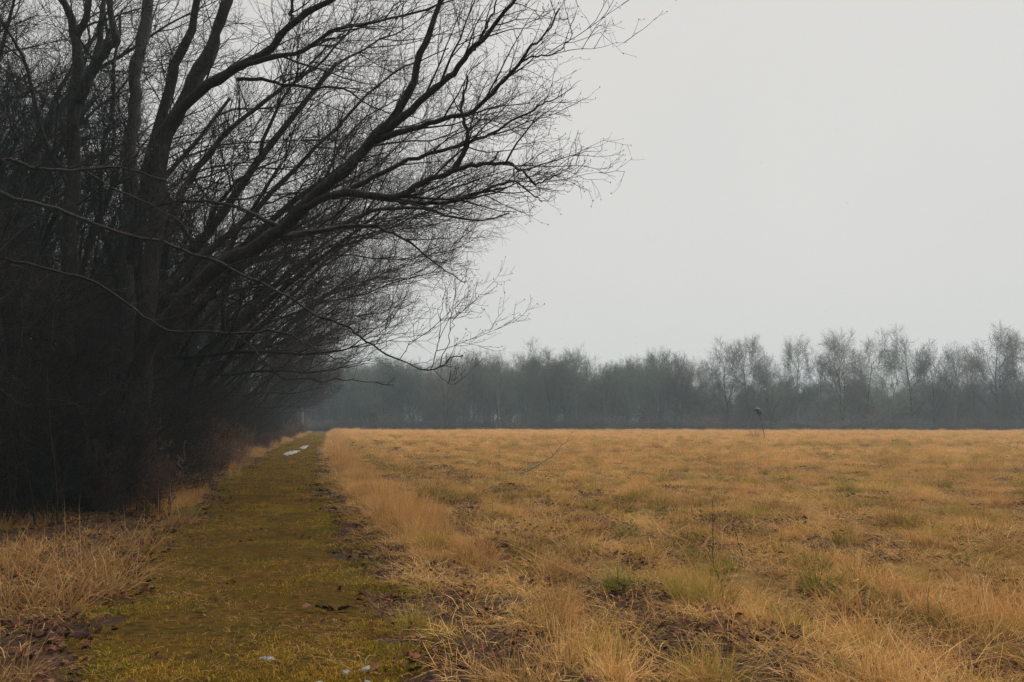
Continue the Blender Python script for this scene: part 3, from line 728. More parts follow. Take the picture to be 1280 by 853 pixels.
def leaf_geo(seed, n, R, size=(0.03, 0.08), lift=0.05):
    rs = np.random.RandomState(seed)
    prof = [(0.0, 0.04), (0.14, 0.16), (0.3, 0.36), (0.42, 0.24), (0.58, 0.40), (0.72, 0.22), (0.86, 0.2), (1.0, 0.02)]
    K = len(prof); V = np.zeros((n, K, 3, 3)); out = []
    for i in range(n):
        L = rs.uniform(*size); c1 = rs.normal(0, 1.1); c2 = rs.uniform(0.1, 0.9); yaw = rs.rand() * 6.283; pit = rs.normal(0, .3); rol = rs.normal(0, .4)
        a = rs.rand() * 6.283; rr = R * math.sqrt(rs.rand()); o = np.array([rr * math.cos(a), rr * math.sin(a), rs.uniform(0.006, lift)])
        for k, (u, w) in enumerate(prof):
            for s_ in (-1, 0, 1):
                x = (u - 0.5); y = w * s_ * rs.uniform(0.85, 1.15); z = c1 * 0.35 * (u - 0.5) ** 2 + abs(s_) * w * c2 * 0.7
                V[i, k, s_ + 1] = np.array([x, y, z]) * L
        Rz = np.array([[math.cos(yaw), -math.sin(yaw), 0], [math.sin(yaw), math.cos(yaw), 0], [0, 0, 1]])
        Rx = np.array([[1, 0, 0], [0, math.cos(rol), -math.sin(rol)], [0, math.sin(rol), math.cos(rol)]])
        Ry = np.array([[math.cos(pit), 0, math.sin(pit)], [0, 1, 0], [-math.sin(pit), 0, math.cos(pit)]])
        V[i] = V[i] @ (Rz @ Ry @ Rx).T + o
        V[i][..., 2] -= min(0.0, V[i][..., 2].min() - 0.0)
    b = (np.arange(n) * K * 3)[:, None, None] + (np.arange(K - 1) * 3)[None, :, None] + np.arange(2)[None, None, :]
    Q = np.stack([b, b + 3, b + 4, b + 1], -1).reshape(-1, 4)
    return V.reshape(-1, 3), Q, np.repeat(rs.rand(n), K * 3)

def leaf_mesh(seed, n, R, **kw):
    v, q, r = leaf_geo(seed, n, R, **kw)
    return mesh_from('leaves', v, q, {'rnd': r}, True, M_LEAF)

def source(cname, meshes):
    col = bpy.data.collections.new(cname)
    for k, me in enumerate(meshes):
        col.objects.link(bpy.data.objects.new('%s_%02d' % (cname, k), me))
    return col

def scatter(name, col, nvar, X, Y, Z, rot, scl, tint, seed, label=None, cat=None):
    """one object: a point for each clump, instanced with geometry nodes"""
    n = len(X)
    me = bpy.data.meshes.new(name); me.vertices.add(n)
    me.vertices.foreach_set('co', np.stack([X, Y, Z], 1).astype(np.float32).ravel())
    rs = np.random.RandomState(seed)
    a = me.attributes.new('rot', 'FLOAT_VECTOR', 'POINT'); a.data.foreach_set('vector', rot.astype(np.float32).ravel())
    a = me.attributes.new('scl', 'FLOAT_VECTOR', 'POINT'); a.data.foreach_set('vector', scl.astype(np.float32).ravel())
    a = me.attributes.new('tint', 'FLOAT', 'POINT'); a.data.foreach_set('value', tint.astype(np.float32))
    a = me.attributes.new('pick', 'INT', 'POINT'); a.data.foreach_set('value', rs.randint(0, nvar, n).astype(np.int32))
    o = obj(name, me)
    g = bpy.data.node_groups.new(name, 'GeometryNodeTree')
    g.interface.new_socket('Geometry', in_out='INPUT', socket_type='NodeSocketGeometry')
    g.interface.new_socket('Geometry', in_out='OUTPUT', socket_type='NodeSocketGeometry')
    N, L = g.nodes, g.links
    gi, go = N.new('NodeGroupInput'), N.new('NodeGroupOutput')
    ci = N.new('GeometryNodeCollectionInfo'); ci.inputs['Collection'].default_value = col
    ci.inputs['Separate Children'].default_value = True; ci.inputs['Reset Children'].default_value = True
    ip = N.new('GeometryNodeInstanceOnPoints'); ip.inputs['Pick Instance'].default_value = True
    def na(nm, ty):
        k = N.new('GeometryNodeInputNamedAttribute'); k.data_type = ty; k.inputs['Name'].default_value = nm
        return next(s for s in k.outputs if s.enabled and s.name == 'Attribute')
    e2r = N.new('FunctionNodeEulerToRotation')
    L.new(na('rot', 'FLOAT_VECTOR'), e2r.inputs[0]); L.new(e2r.outputs[0], ip.inputs['Rotation'])
    L.new(na('scl', 'FLOAT_VECTOR'), ip.inputs['Scale']); L.new(na('pick', 'INT'), ip.inputs['Instance Index'])
    L.new(gi.outputs[0], ip.inputs['Points']); L.new(ci.outputs[0], ip.inputs['Instance']); L.new(ip.outputs[0], go.inputs[0])
    md = o.modifiers.new('scatter', 'NODES'); md.node_group = g
    tag(o, label, cat, kind='stuff')
    return o

def frustum_points(density, ymin, ymax, seed, d0=14.0, power=1.0, margin=1.25):
    """random spots in and round the view; density falls with distance beyond d0"""
    rs = np.random.RandomState(seed); X, Y = [], []
    edges = np.unique(np.concatenate([np.arange(ymin, min(ymax, 20), 1.0), np.geomspace(20, ymax, 30) if ymax > 20 else [ymax]]))
    for a, b in zip(edges[:-1], edges[1:]):
        m = (a + b) / 2; hw = 0.70 * m * margin + 2.0
        n = rs.poisson(density * min(1.0, (d0 / max(m, 0.1)) ** power) * 2 * hw * (b - a))
        X.append(rs.uniform(-hw, hw, n)); Y.append(rs.uniform(a, b, n))
    return np.concatenate(X), np.concatenate(Y), rs

def yaw_rot(rs, n, tilt=0.0):
    r = np.zeros((n, 3)); r[:, 2] = rs.rand(n) * 6.2832; r[:, 0] = rs.normal(0, tilt, n); r[:, 1] = rs.normal(0, tilt, n); return r

B_ = lambda seed, n, R, h, lean, bend, w: dict(seed=seed, n=n, R=R, h=h, lean=lean, bend=bend, w=w)
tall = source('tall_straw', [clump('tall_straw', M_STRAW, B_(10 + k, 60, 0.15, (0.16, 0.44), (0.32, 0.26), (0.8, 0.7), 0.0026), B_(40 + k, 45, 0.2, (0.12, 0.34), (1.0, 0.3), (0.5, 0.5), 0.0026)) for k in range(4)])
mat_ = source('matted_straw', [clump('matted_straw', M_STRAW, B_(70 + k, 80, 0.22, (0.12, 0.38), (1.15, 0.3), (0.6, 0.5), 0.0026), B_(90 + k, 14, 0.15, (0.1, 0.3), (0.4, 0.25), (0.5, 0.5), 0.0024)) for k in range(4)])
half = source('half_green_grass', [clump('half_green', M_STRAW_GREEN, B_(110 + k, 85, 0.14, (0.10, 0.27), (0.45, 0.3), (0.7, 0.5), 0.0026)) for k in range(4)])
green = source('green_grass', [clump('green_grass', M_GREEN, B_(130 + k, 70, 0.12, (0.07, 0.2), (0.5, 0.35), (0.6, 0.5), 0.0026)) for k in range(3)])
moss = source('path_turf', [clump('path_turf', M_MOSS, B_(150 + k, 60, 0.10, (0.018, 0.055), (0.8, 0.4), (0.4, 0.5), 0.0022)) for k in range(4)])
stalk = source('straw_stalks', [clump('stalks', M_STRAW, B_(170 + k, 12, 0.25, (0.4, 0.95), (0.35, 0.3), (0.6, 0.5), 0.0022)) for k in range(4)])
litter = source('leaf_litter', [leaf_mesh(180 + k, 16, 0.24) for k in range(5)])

def field_state(x, y):
    """how tall, how green and how leafy the field is at a place"""
    s = s_path(x, y)
    n1, n2, n3 = vnoise(x, y, 1.5, 21), vnoise(x, y, 0.6, 22), vnoise(x, y, 5, 23)
    rows = 0.5 + 0.5 * np.sin((s - 1.55) * 2 * math.pi / 1.75 + (n3 - .5) * 1.2)
    rk = (1 - sstep(4.5, 10, s))
    near = 1 - sstep(9, 17, y)
    verge = sstep(1.5, 1.9, s) * (1 - sstep(2.6, 3.3, s)) * sstep(8.5, 11.5, y)
    tallness = 0.55 * n1 + 0.25 * n2 + 0.35 * n3 - 0.15 + rk * (rows - 0.5) * 0.75
    corner = sstep(1.2, 3.2, x) * (1 - sstep(5.8, 8.2, y))
    tallness = np.maximum(tallness, np.maximum(verge * 1.1, corner * (0.7 + 0.3 * n1)))
    bare = sstep(0.58, 0.78, vnoise(x, y, 0.6, 24)) * (0.40 + 0.2 * near) * (1 - 0.8 * verge) * (1 - sstep(14, 40, y))
    bare = np.maximum(bare, rk * sstep(0.72, 0.95, 1 - rows) * (1 - sstep(25, 60, y)))
    edge_lit = (1 - sstep(1.35, 2.0, s + (n2 - 0.5) * 0.8)) * (s > 0.8) * 0.85
    wand = (vnoise(y, 0 * y, 3.0, 27) - 0.5) * 0.7
    for g0, gw in ((3.45, 0.5), (5.2, 0.45), (7.0, 0.42), (8.9, 0.36)):
        bare = np.maximum(bare, (1 - sstep(gw * 0.4, gw, np.abs(s - g0 - wand))) * sstep(7, 10, y) * (1 - sstep(45, 90, y)) * sstep(0.15, 0.5, n2 + 0.3 * n1))
    rowk = sstep(0.12, 0.5, 0.5 + 0.5 * np.cos(2 * math.pi * (s - 2.45 - wand * 0.8) / 1.8))
    rowk = 1 - (1 - rowk) * (1 - sstep(45, 85, y)) * (1 - 0.55 * sstep(9, 20, s)) * (s > 1.9)
    greenk = sstep(0.5, 0.72, vnoise(x, y, 2.3, 25)) * 0.8 + 0.35 * sstep(0.55, 0.8, vnoise(x, y, 0.8, 26)) * near
    return s, tallness, np.clip(np.maximum(bare, edge_lit), 0, 1), np.clip(greenk, 0, 1), verge * (0.5 + 0.5 * rowk), corner, rowk

# the field's dry grass: tufts on a ground of flattened straw
def tuft_of(x, y):
    a = vnoise(x, y, 0.55, 28) * 0.6 + vnoise(x, y, 0.27, 29) * 0.4
    return sstep(0.36, 0.56, a)
def emit(name, col, nv, sel, scl_lo, scl_hi, zf, seed, label, cat, tilt=0.08, sink=0.0, tint=None):
    x, y = X[sel], Y[sel]; n = len(x)
    r_ = np.random.RandomState(seed)
    k = r_.uniform(scl_lo, scl_hi, n) * dist[sel]
    zz = zf[sel] * r_.uniform(0.8, 1.2, n) if isinstance(zf, np.ndarray) else np.full(n, zf)
    sc = np.stack([k, k, k * zz / np.sqrt(dist[sel])], 1)
    t = np.clip(0.5 + (vnoise(x, y, 3.0, 31) - 0.5) * 0.7 + (tuft_of(x, y) - 0.6) * 0.45 + r_.normal(0, 0.2, n), 0, 1) if tint is None else tint[sel] if isinstance(tint, np.ndarray) else tint(x, y, r_)
    return scatter(name, col, nv, x, y, height(x, y) - sink, yaw_rot(r_, n, tilt), sc, t, seed, label, cat)
def field_ok(s, x, y): return (s > 1.4) & (y < edge_Y(x) - 1.5)
# tufts: a few clumps together, each tuft with its own height, colour and greenness
cx, cy_, rs = frustum_points(2.6, 2.6, 132, 1, 22, 0.65)
s, tl, bare, gr, vg, cn, rw = field_state(cx, cy_); nC = len(cx)
okc = field_ok(s, cx, cy_) & (rs.rand(nC) < (1 - 0.97 * bare) * (0.25 + 0.75 * rw)) & (s > 1.9)
cz = np.clip(rs.lognormal(-0.25, 0.36, nC), 0.4, 1.5) * (0.75 + 0.45 * np.clip(tl, 0, 1)) * (0.7 + 0.4 * rw)
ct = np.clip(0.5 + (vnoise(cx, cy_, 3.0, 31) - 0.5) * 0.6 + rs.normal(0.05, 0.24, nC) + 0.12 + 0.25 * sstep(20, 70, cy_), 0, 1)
cg = rs.rand(nC) < (0.26 + 0.5 * gr) * (1 - 0.55 * sstep(40, 110, cy_))
rep_n = 5
idx = np.repeat(np.nonzero(okc)[0], rep_n)
dist = (1 + 0.45 * sstep(14, 40, cy_) + 0.7 * sstep(40, 120, cy_))[idx]
X = cx[idx] + rs.normal(0, 0.085, len(idx)) * dist; Y = cy_[idx] + rs.normal(0, 0.085, len(idx)) * dist
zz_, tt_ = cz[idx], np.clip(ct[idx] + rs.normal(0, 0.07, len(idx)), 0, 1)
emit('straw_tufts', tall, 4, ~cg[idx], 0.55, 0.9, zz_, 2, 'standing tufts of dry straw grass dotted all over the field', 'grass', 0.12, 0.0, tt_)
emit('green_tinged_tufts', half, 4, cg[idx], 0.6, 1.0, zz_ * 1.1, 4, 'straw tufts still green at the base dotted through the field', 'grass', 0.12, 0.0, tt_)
# unbroken tall straw on the field verge of the path and in the corner by the camera
X, Y, rs = frustum_points(30, 2.6, 125, 23, 14, 0.95); s, tl, bare, gr, vg, cn, rw = field_state(X, Y); dist = 1 + 0.5 * sstep(14, 40, Y) + 0.6 * sstep(40, 120, Y)
brk = 0.2 + 0.8 * sstep(0.36, 0.56, vnoise(X, Y, 0.8, 38))
kv = field_ok(s, X, Y) & (rs.rand(len(X)) < np.maximum(vg, 0.75 * cn) * (1 - 0.6 * bare) * brk)
emit('verge_straw', tall, 4, kv, 0.7, 1.05, (np.maximum(1.15 * vg, 1.0 * cn) + 0.1) * (0.55 + 0.75 * vnoise(X, Y, 0.6, 39)), 24, 'tall unbroken straw standing along the field side of the path', 'grass', 0.1, 0.0, lambda x, y, r_: np.clip(r_.normal(0.6, 0.2, len(x)) + (vnoise(x, y, 1.2, 36) - 0.5) * 0.5, 0, 1))
# flattened straw between the tufts, tinted dark to paint shade into the gaps
X, Y, rs = frustum_points(26, 2.6, 132, 25, 12, 1.0); s, tl, bare, gr, vg, cn, rw = field_state(X, Y); dist = 1 + 0.5 * sstep(14, 40, Y) + 0.8 * sstep(40, 120, Y)
km = field_ok(s, X, Y) & (rs.rand(len(X)) < (1 - 0.8 * bare) * (0.3 + 0.5 * tuft_of(X, Y)))
emit('matted_grass', mat_, 4, km, 0.75, 1.2, 0.42, 3, 'flattened matted straw lying between the standing tufts of the field', 'grass', 0.12, 0.0,
     lambda x, y, r_: np.clip(0.10 + 0.2 * field_state(x, y)[6] + (vnoise(x, y, 2.0, 37) - 0.5) * 0.8 + r_.normal(0, 0.2, len(x)) + 0.3 * sstep(25, 80, y), 0, 1))
X, Y, rs = frustum_points(9, 2.6, 45, 5, 11, 1.3); s, tl, bare, gr, vg, cn, rw = field_state(X, Y); dist = 1 + 0.4 * sstep(14, 40, Y)
keep = (s > 1.2) & (rs.rand(len(X)) < 0.10 + 0.5 * gr)
emit('green_grass', green, 3, keep, 0.7, 1.15, 1.0, 6, 'short fresh green grass sprouting between the straw', 'grass')
# darker tufts dotted out to the middle of the field
M_TUFT = mat_blade('dark_tuft_blades', [(0.0, (0.05, 0.045, 0.010)), (1.0, (0.12, 0.10, 0.02))], [(0.0, (0.17, 0.13, 0.028)), (0.6, (0.34, 0.22, 0.06)), (1.0, (0.5, 0.32, 0.11))], (0.6, 0.6, 0.5), (1.1, 1.05, 0.9), 0.8)  # olive blades, roots darkened further as painted shadow at the tuft base
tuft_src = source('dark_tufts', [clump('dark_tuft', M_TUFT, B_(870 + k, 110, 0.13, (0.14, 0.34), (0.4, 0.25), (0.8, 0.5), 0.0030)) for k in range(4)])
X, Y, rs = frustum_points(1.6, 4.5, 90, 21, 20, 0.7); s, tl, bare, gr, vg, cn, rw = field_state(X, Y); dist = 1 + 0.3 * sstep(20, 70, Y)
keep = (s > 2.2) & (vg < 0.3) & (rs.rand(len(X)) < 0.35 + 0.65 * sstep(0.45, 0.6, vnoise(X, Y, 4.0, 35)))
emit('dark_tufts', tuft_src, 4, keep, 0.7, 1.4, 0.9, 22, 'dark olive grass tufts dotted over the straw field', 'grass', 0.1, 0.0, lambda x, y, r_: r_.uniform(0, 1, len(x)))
# long straw laid flat over the gaps
laid = source('laid_straw', [clump('laid_straw', M_STRAW, B_(890 + k, 34, 0.22, (0.25, 0.55), (1.28, 0.16), (0.25, 0.25), 0.0024)) for k in range(5)])
X, Y, rs = frustum_points(9, 2.6, 40, 27, 10, 1.1); s, tl, bare, gr, vg, cn, rw = field_state(X, Y); dist = 1 + 0.4 * sstep(14, 40, Y)
keep = (s > 1.8) & (rs.rand(len(X)) < 0.45 + 0.4 * bare + 0.5 * cn)
emit('laid_straw', laid, 5, keep, 0.7, 1.2, 0.75, 28, 'long straw stalks laid flat across the gaps of the field', 'straw', 0.15, -0.01, lambda x, y, r_: np.clip(r_.normal(0.42, 0.25, len(x)), 0, 1))
# loose stalks, thick in the corner by the camera
X, Y, rs = frustum_points(5, 2.6, 30, 7, 10, 1.0); s, tl, bare, gr, vg, cn, rw = field_state(X, Y); dist = np.ones(len(X))
keep = (s > 1.9) & (rs.rand(len(X)) < np.clip(tl - 0.15 + cn, 0.03, 1))
emit('straw_stalks', stalk, 4, keep, 0.55, 0.95, 0.85, 8, 'long loose straw stalks sticking out above the field grass', 'grass', 0.25)
# verge on the wood side
X, Y, rs = frustum_points(34, 3.0, 112, 9, 16, 0.9); s = s_path(X, Y); dist = 1 + 0.4 * sstep(14, 40, Y) + 0.5 * sstep(40, 110, Y)
wid = np.where(Y < 13, 4.6, 3.6) + (vnoise(X, Y, 2.5, 41) - 0.5) * 1.4
inn = np.where(Y < 11, 2.3, 1.55) + (vnoise(X, Y, 1.2, 42) - 0.5) * 0.8
v_ok = (s < -inn) & (s > -wid) & (vnoise(X, Y, 1.3, 43) > 0.34) & (rs.rand(len(X)) < 0.12 + 0.33 * sstep(7.0, 9.0, Y) + 0.55 * sstep(12.0, 15.0, Y))
vk = rs.rand(len(X))
emit('verge_grass', tall, 4, v_ok & (vk < 0.6), 0.75, 1.15, 0.95, 10, 'dry straw grass on the verge between path and wood', 'grass', 0.15, 0.0, lambda x, y, r_: np.clip(r_.normal(0.25, 0.2, len(x)) + 0.3 * sstep(12, 30, y), 0, 1))  # straw tinted dark, most so close by, painting in the wood's shade
emit('verge_matted_grass', mat_, 4, v_ok & (vk >= 0.6) & (vk < 0.9), 0.8, 1.2, 0.9, 12, 'flattened straw on the verge between path and wood', 'grass', 0.2)
# turf on the path
X, Y, rs = frustum_points(210, 2.6, 110, 13, 8, 1.2, 1.1); s = s_path(X, Y); dist = 1 + 0.7 * sstep(8, 30, Y) + 1.6 * sstep(30, 110, Y)
ab = np.abs(s); ok = (ab < 1.35 + (vnoise(X, Y, 0.5, 51) - 0.5) * 1.3)
bald = np.maximum(sstep(0.48, 0.62, vnoise(X * 0.5, Y * 1.6, 0.3, 52)) * 0.85, sstep(0.52, 0.66, vnoise(X * 0.45, Y, 0.8, 57)) * 0.9)
ok &= rs.rand(len(X)) > bald
def path_tint(x, y, r_):
    e = sstep(0.45, 1.0, np.abs(s_path(x, y)))
    return np.clip(1.0 - 0.75 * e - 0.55 * sstep(0.5, 0.7, vnoise(x * 0.6, y, 0.9, 53)) - 0.3 * sstep(0.5, 0.65, vnoise(x * 0.6, y * 1.4, 0.3, 58)) + r_.normal(0, 0.15, len(x)), 0, 1)
dead = rs.rand(len(X)) < 0.38 + 0.5 * sstep(0.42, 0.6, vnoise(X * 0.6, Y, 0.7, 59)) * (1 - 0.6 * sstep(0.7, 1.1, ab))
M_DEAD = mat_blade('dead_turf_blades', [(0.0, (0.06, 0.035, 0.012)), (1.0, (0.14, 0.08, 0.025))], [(0.0, (0.19, 0.10, 0.018)), (0.6, (0.36, 0.20, 0.04)), (1.0, (0.56, 0.34, 0.10))], (0.6, 0.6, 0.5), (1.1, 1.0, 0.9), 0.8)
dead_src = source('dead_turf', [clump('dead_turf', M_DEAD, B_(880 + k, 50, 0.11, (0.02, 0.06), (1.1, 0.3), (0.3, 0.4), 0.0022)) for k in range(4)])
emit('dead_path_turf', dead_src, 4, ok & dead, 0.8, 1.3, 0.8, 26, 'brown dead turf trodden flat on the path', 'grass', 0.1, 0.0, lambda x, y, r_: r_.uniform(0, 1, len(x)))
emit('path_turf', moss, 4, ok & ~dead, 0.8, 1.3, 0.9, 14, 'short trodden olive turf and moss covering the path', 'grass', 0.1, 0.0, path_tint)
bits = source('straw_bits', [clump('straw_bits', M_STRAW, B_(860 + k, 16, 0.2, (0.05, 0.16), (1.45, 0.06), (0.1, 0.1), 0.0022)) for k in range(4)])
X, Y, rs = frustum_points(26, 2.6, 45, 19, 9, 1.2, 1.15); s = s_path(X, Y); dist = 1 + 0.8 * sstep(8, 40, Y)
emit('loose_straw', bits, 4, (s > 1.5) | ((s < -1.4) & (s > -4.5) & (rs.rand(len(X)) < 0.6)), 0.9, 1.6, 0.8, 20, 'broken bits of straw scattered flat over the field soil', 'straw', 0.12, -0.035)
# bits of straw trodden into the path
X, Y, rs = frustum_points(30, 2.6, 50, 17, 8, 1.2, 1.1); s = s_path(X, Y); dist = 1 + 0.7 * sstep(8, 30, Y)
ok = (np.abs(s) < 1.5) & (vnoise(X, Y, 0.8, 54) > 0.42)
emit('path_straw', bits, 4, ok, 0.6, 1.0, 0.5, 18, 'bits of trodden straw lying on the path', 'straw', 0.03, -0.03, lambda x, y, r_: r_.uniform(0.0, 0.35, len(x)))
# dead leaves
X, Y, rs = frustum_points(15, 2.6, 60, 15, 9, 1.1); s, tl, bare, gr, vg, cn, rw = field_state(X, Y); dist = 1 + 0.8 * sstep(12, 60, Y)
lk = np.where(s > 1.0, 0.13 + 0.7 * np.maximum(bare, 0.45 * (1 - tuft_of(X, Y))), np.where(s < -1.0, 0.42 * sstep(-8, -4, s) + 0.12, 0.06))
emit('leaf_litter', litter, 5, rs.rand(len(X)) < lk, 0.7, 1.15, 1.0, 16, 'dead red brown leaves lying between grass tufts and along the path', 'leaves', 0.1)

# single fallen leaves close by, lying on the ground
leaf_variants = [leaf_mesh(600 + k, 1, 0.0, size=(0.055, 0.09), lift=0.02) for k in range(6)]
rl = random.Random(5); cnt = 0
while cnt < 160:
    y = rl.uniform(4.2, 8.5); x = rl.uniform(-0.68 * y, 0.68 * y)
    s, tl, bare, gr, vg, cn, rw = field_state(np.array([x]), np.array([y]))
    if abs(s[0]) < 0.9 and rl.random() > 0.12: continue
    if s[0] > 1.3 and bare[0] < 0.3 and rl.random() > 0.3: continue
    o = obj('fallen_leaf', leaf_variants[rl.randrange(6)], ground, (x, y, float(height(x, y)) + 0.035), (rl.gauss(0, .2), rl.gauss(0, .2), rl.uniform(0, 6.28)), rl.uniform(0.8, 1.15))
    cnt += 1

# ------------------------------------------------------------------ tussocks that stand out
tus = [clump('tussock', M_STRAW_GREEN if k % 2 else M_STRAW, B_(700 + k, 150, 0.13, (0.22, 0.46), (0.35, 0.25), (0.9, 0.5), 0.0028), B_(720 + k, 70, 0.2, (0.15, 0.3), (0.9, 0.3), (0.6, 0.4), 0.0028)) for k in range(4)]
tus_green = clump('green_tussock', M_GREEN, B_(740, 150, 0.12, (0.16, 0.34), (0.45, 0.3), (0.7, 0.5), 0.0030))
def ground_at(px, py):
    k = (CAM_H - 0.12) * 950 / (py - 527.0); return ((px - 640) / 950 * k, k)
for i_, (px, py, sc) in enumerate([(690, 770, 1.0), (760, 800, 1.1), (600, 690, 1.2), (545, 680, 1.2), (640, 840, 1.0), (850, 740, 0.9), (700, 720, 1.0), (800, 700, 1.0), (960, 640, 1.1), (1180, 640, 1.2), (1240, 690, 1.0), (520, 760, 0.8), (1100, 660, 1.0), (880, 830, 1.0), (740, 660, 1.0), (1050, 610, 1.2)]):
    x, y = ground_at(px, py)
    o = obj('grass_tussock', tus[i_ % 4], None, (x, y, float(height(x, y))), (0, 0, i_ * 1.3), sc)
    tag(o, 'thick tussock of standing straw grass in the field', 'tussock', 'straw tussocks in the field')
for i_, (px, py) in enumerate([(1015, 735), (770, 735), (780, 662)]):
    x, y = ground_at(px, py)
    o = obj('green_tussock', tus_green, None, (x, y, float(height(x, y))), (0, 0, i_ * 1.3), 1.0)
    tag(o, 'bright green grass tussock among the straw', 'tussock', 'green tussocks among the straw')

# tall pale grass clumps at the dark edge of the wood
pale = [clump('pale_grass', M_STRAW, B_(760 + k, 70, 0.3, (0.5, 0.95), (0.55, 0.3), (0.9, 0.5), 0.0045), B_(770 + k, 90, 0.35, (0.2, 0.5), (0.9, 0.35), (0.6, 0.5), 0.004)) for k in range(3)]
for i_, (px, py, sc) in enumerate([(20, 735, 0.9), (70, 742, 1.0), (115, 728, 1.0), (150, 715, 0.9), (35, 705, 0.9), (95, 700, 0.9), (20, 820, 0.6), (185, 672, 0.8), (225, 645, 0.9)]):
    x, y = ground_at(px, py)
    o = obj('pale_grass_clump', pale[i_ % 3], None, (x, y, float(height(x, y))), (0, 0, i_ * 2.1), sc)
    tag(o, 'tall pale bent grass clump against the dark wood', 'grass clump', 'pale grass clumps beside the wood')

# ------------------------------------------------------------------ small things
def stick(name, lines, mat, label, cat, loc):
    """a forked stick: stem and side twigs given as point lists relative to loc"""
    root = obj(name, None, None, loc); tag(root, label, cat)
    for i_, (ctrl, r0, r1) in enumerate(lines):
        p = smooth_line(ctrl, 4 * len(ctrl)); m = len(p)
        rs_ = np.random.RandomState(i_ + 5)
        p = p + rs_.normal(0, 0.006, p.shape)
        kid('stem' if i_ == 0 else 'twig', tube_mesh('stick', [(p.tolist(), [r0 + (r1 - r0) * q / (m - 1) for q in range(m)])], mat), root)
    return root
x, y = ground_at(897, 722); z = float(height(x, y))
stick('bent_sapling', [([(0, 0, -0.05), (-0.05, 0.0, 0.12), (-0.09, 0, 0.2), (-0.09, 0, 0.5), (-0.075, 0, 0.86)], 0.0065, 0.002),
                       ([(-0.09, 0, 0.22), (-0.13, 0.02, 0.30), (-0.12, 0.02, 0.40)], 0.004, 0.002), ([(-0.085, 0, 0.6), (-0.05, 0.02, 0.66)], 0.003, 0.0015),
                       ([(-0.09, 0, 0.4), (-0.12, -0.02, 0.45)], 0.003, 0.0015)], M_BARK, 'thin dark bare sapling with a kinked stem standing in the straw', 'sapling', (x, y, z))
x, y = ground_at(925, 700); z = float(height(x, y))
stick('small_sapling', [([(0, 0, -0.05), (-0.06, 0.0, 0.16), (-0.12, 0, 0.36)], 0.006, 0.002), ([(-0.06, 0, 0.16), (-0.02, 0.02, 0.24)], 0.003, 0.0015)],
      M_BARK, 'short leaning bare twig growing beside the kinked sapling', 'sapling', (x, y, z))
x, y = ground_at(655, 594); z = float(height(x, y))
stick('fallen_branch', [([(-0.15, 0, 0.05), (0.2, 0.1, 0.18), (0.55, 0.3, 0.38), (0.85, 0.4, 0.55), (1.1, 0.4, 0.85), (1.45, 0.5, 1.05)], 0.024, 0.005),
                        ([(0.85, 0.4, 0.55), (0.72, 0.4, 0.75), (0.66, 0.4, 0.98)], 0.014, 0.005), ([(1.1, 0.4, 0.85), (0.95, 0.4, 1.0), (0.8, 0.4, 1.06)], 0.010, 0.004),
                        ([(0.95, 0.4, 0.66), (1.3, 0.4, 0.72), (1.7, 0.4, 0.74)], 0.010, 0.004), ([(1.25, 0.45, 0.94), (1.35, 0.45, 1.15), (1.5, 0.45, 1.25)], 0.008, 0.003),
                        ([(0.2, 0.1, 0.18), (0.1, 0.1, 0.4)], 0.012, 0.004)], M_BARK_FAR, 'grey forked dead branch lying propped up in the straw', 'branch', (x, y, z))
x, y = ground_at(1262, 566); z = float(height(x, y))
stick('dead_bough', [([(0.6, 0, 0.0), (0.1, 0, 0.35), (-0.6, 0, 0.55), (-1.2, 0, 0.95)], 0.018, 0.005), ([(0.1, 0, 0.35), (0.3, 0, 0.7), (0.7, 0, 0.9)], 0.015, 0.005),
                     ([(-0.6, 0, 0.55), (-1.3, 0, 0.6)], 0.012, 0.005), ([(-0.2, 0, 0.45), (-0.1, 0, 0.8)], 0.01, 0.004)], M_BARK_FAR, 'thin crooked dead bough lying far out in the straw', 'branch', (x, y, z))
# stake with a black cap
x, y = ground_at(953, 550); z = float(height(x, y))
stake = obj('stake', None, None, (x, y, z)); tag(stake, 'thin leaning stake with a ragged black cap standing far out in the field', 'stake')
sp = smooth_line([(0, 0, -0.2), (-0.03, 0, 0.6), (-0.22, 0, 1.4), (-0.36, 0, 2.35)], 14)
kid('pole', tube_mesh('pole', [(sp.tolist(), [0.028] * 14)], M_STAKE), stake)
cp = smooth_line([(-0.30, 0, 2.0), (-0.36, 0, 2.22), (-0.42, 0.02, 2.42), (-0.58, 0.04, 2.48), (-0.78, 0.05, 2.42)], 14)
kid('cap', tube_mesh('cap', [(cp.tolist(), [0.06, 0.11, 0.15, 0.18, 0.2, 0.21, 0.21, 0.2, 0.19, 0.17, 0.15, 0.12, 0.08, 0.03])], M_BLACK), stake)
# a reddish weed beside the stake
x, y = ground_at(941, 549); z = float(height(x, y))
weed = obj('red_weed', clump('red_weed', mat_blade('rusty_weed', [(0.0, (0.2, 0.09, 0.04)), (1.0, (0.3, 0.14, 0.06))], [(0.0, (0.36, 0.16, 0.07)), (1.0, (0.5, 0.26, 0.13))], (1, 1, 1), (1, 1, 1), 0.0),
                                   B_(790, 60, 0.3, (0.6, 1.3), (0.3, 0.2), (0.5, 0.4), 0.02)), None, (x, y, z))
tag(weed, 'rusty orange weed clump beside the stake in the field', 'weed')
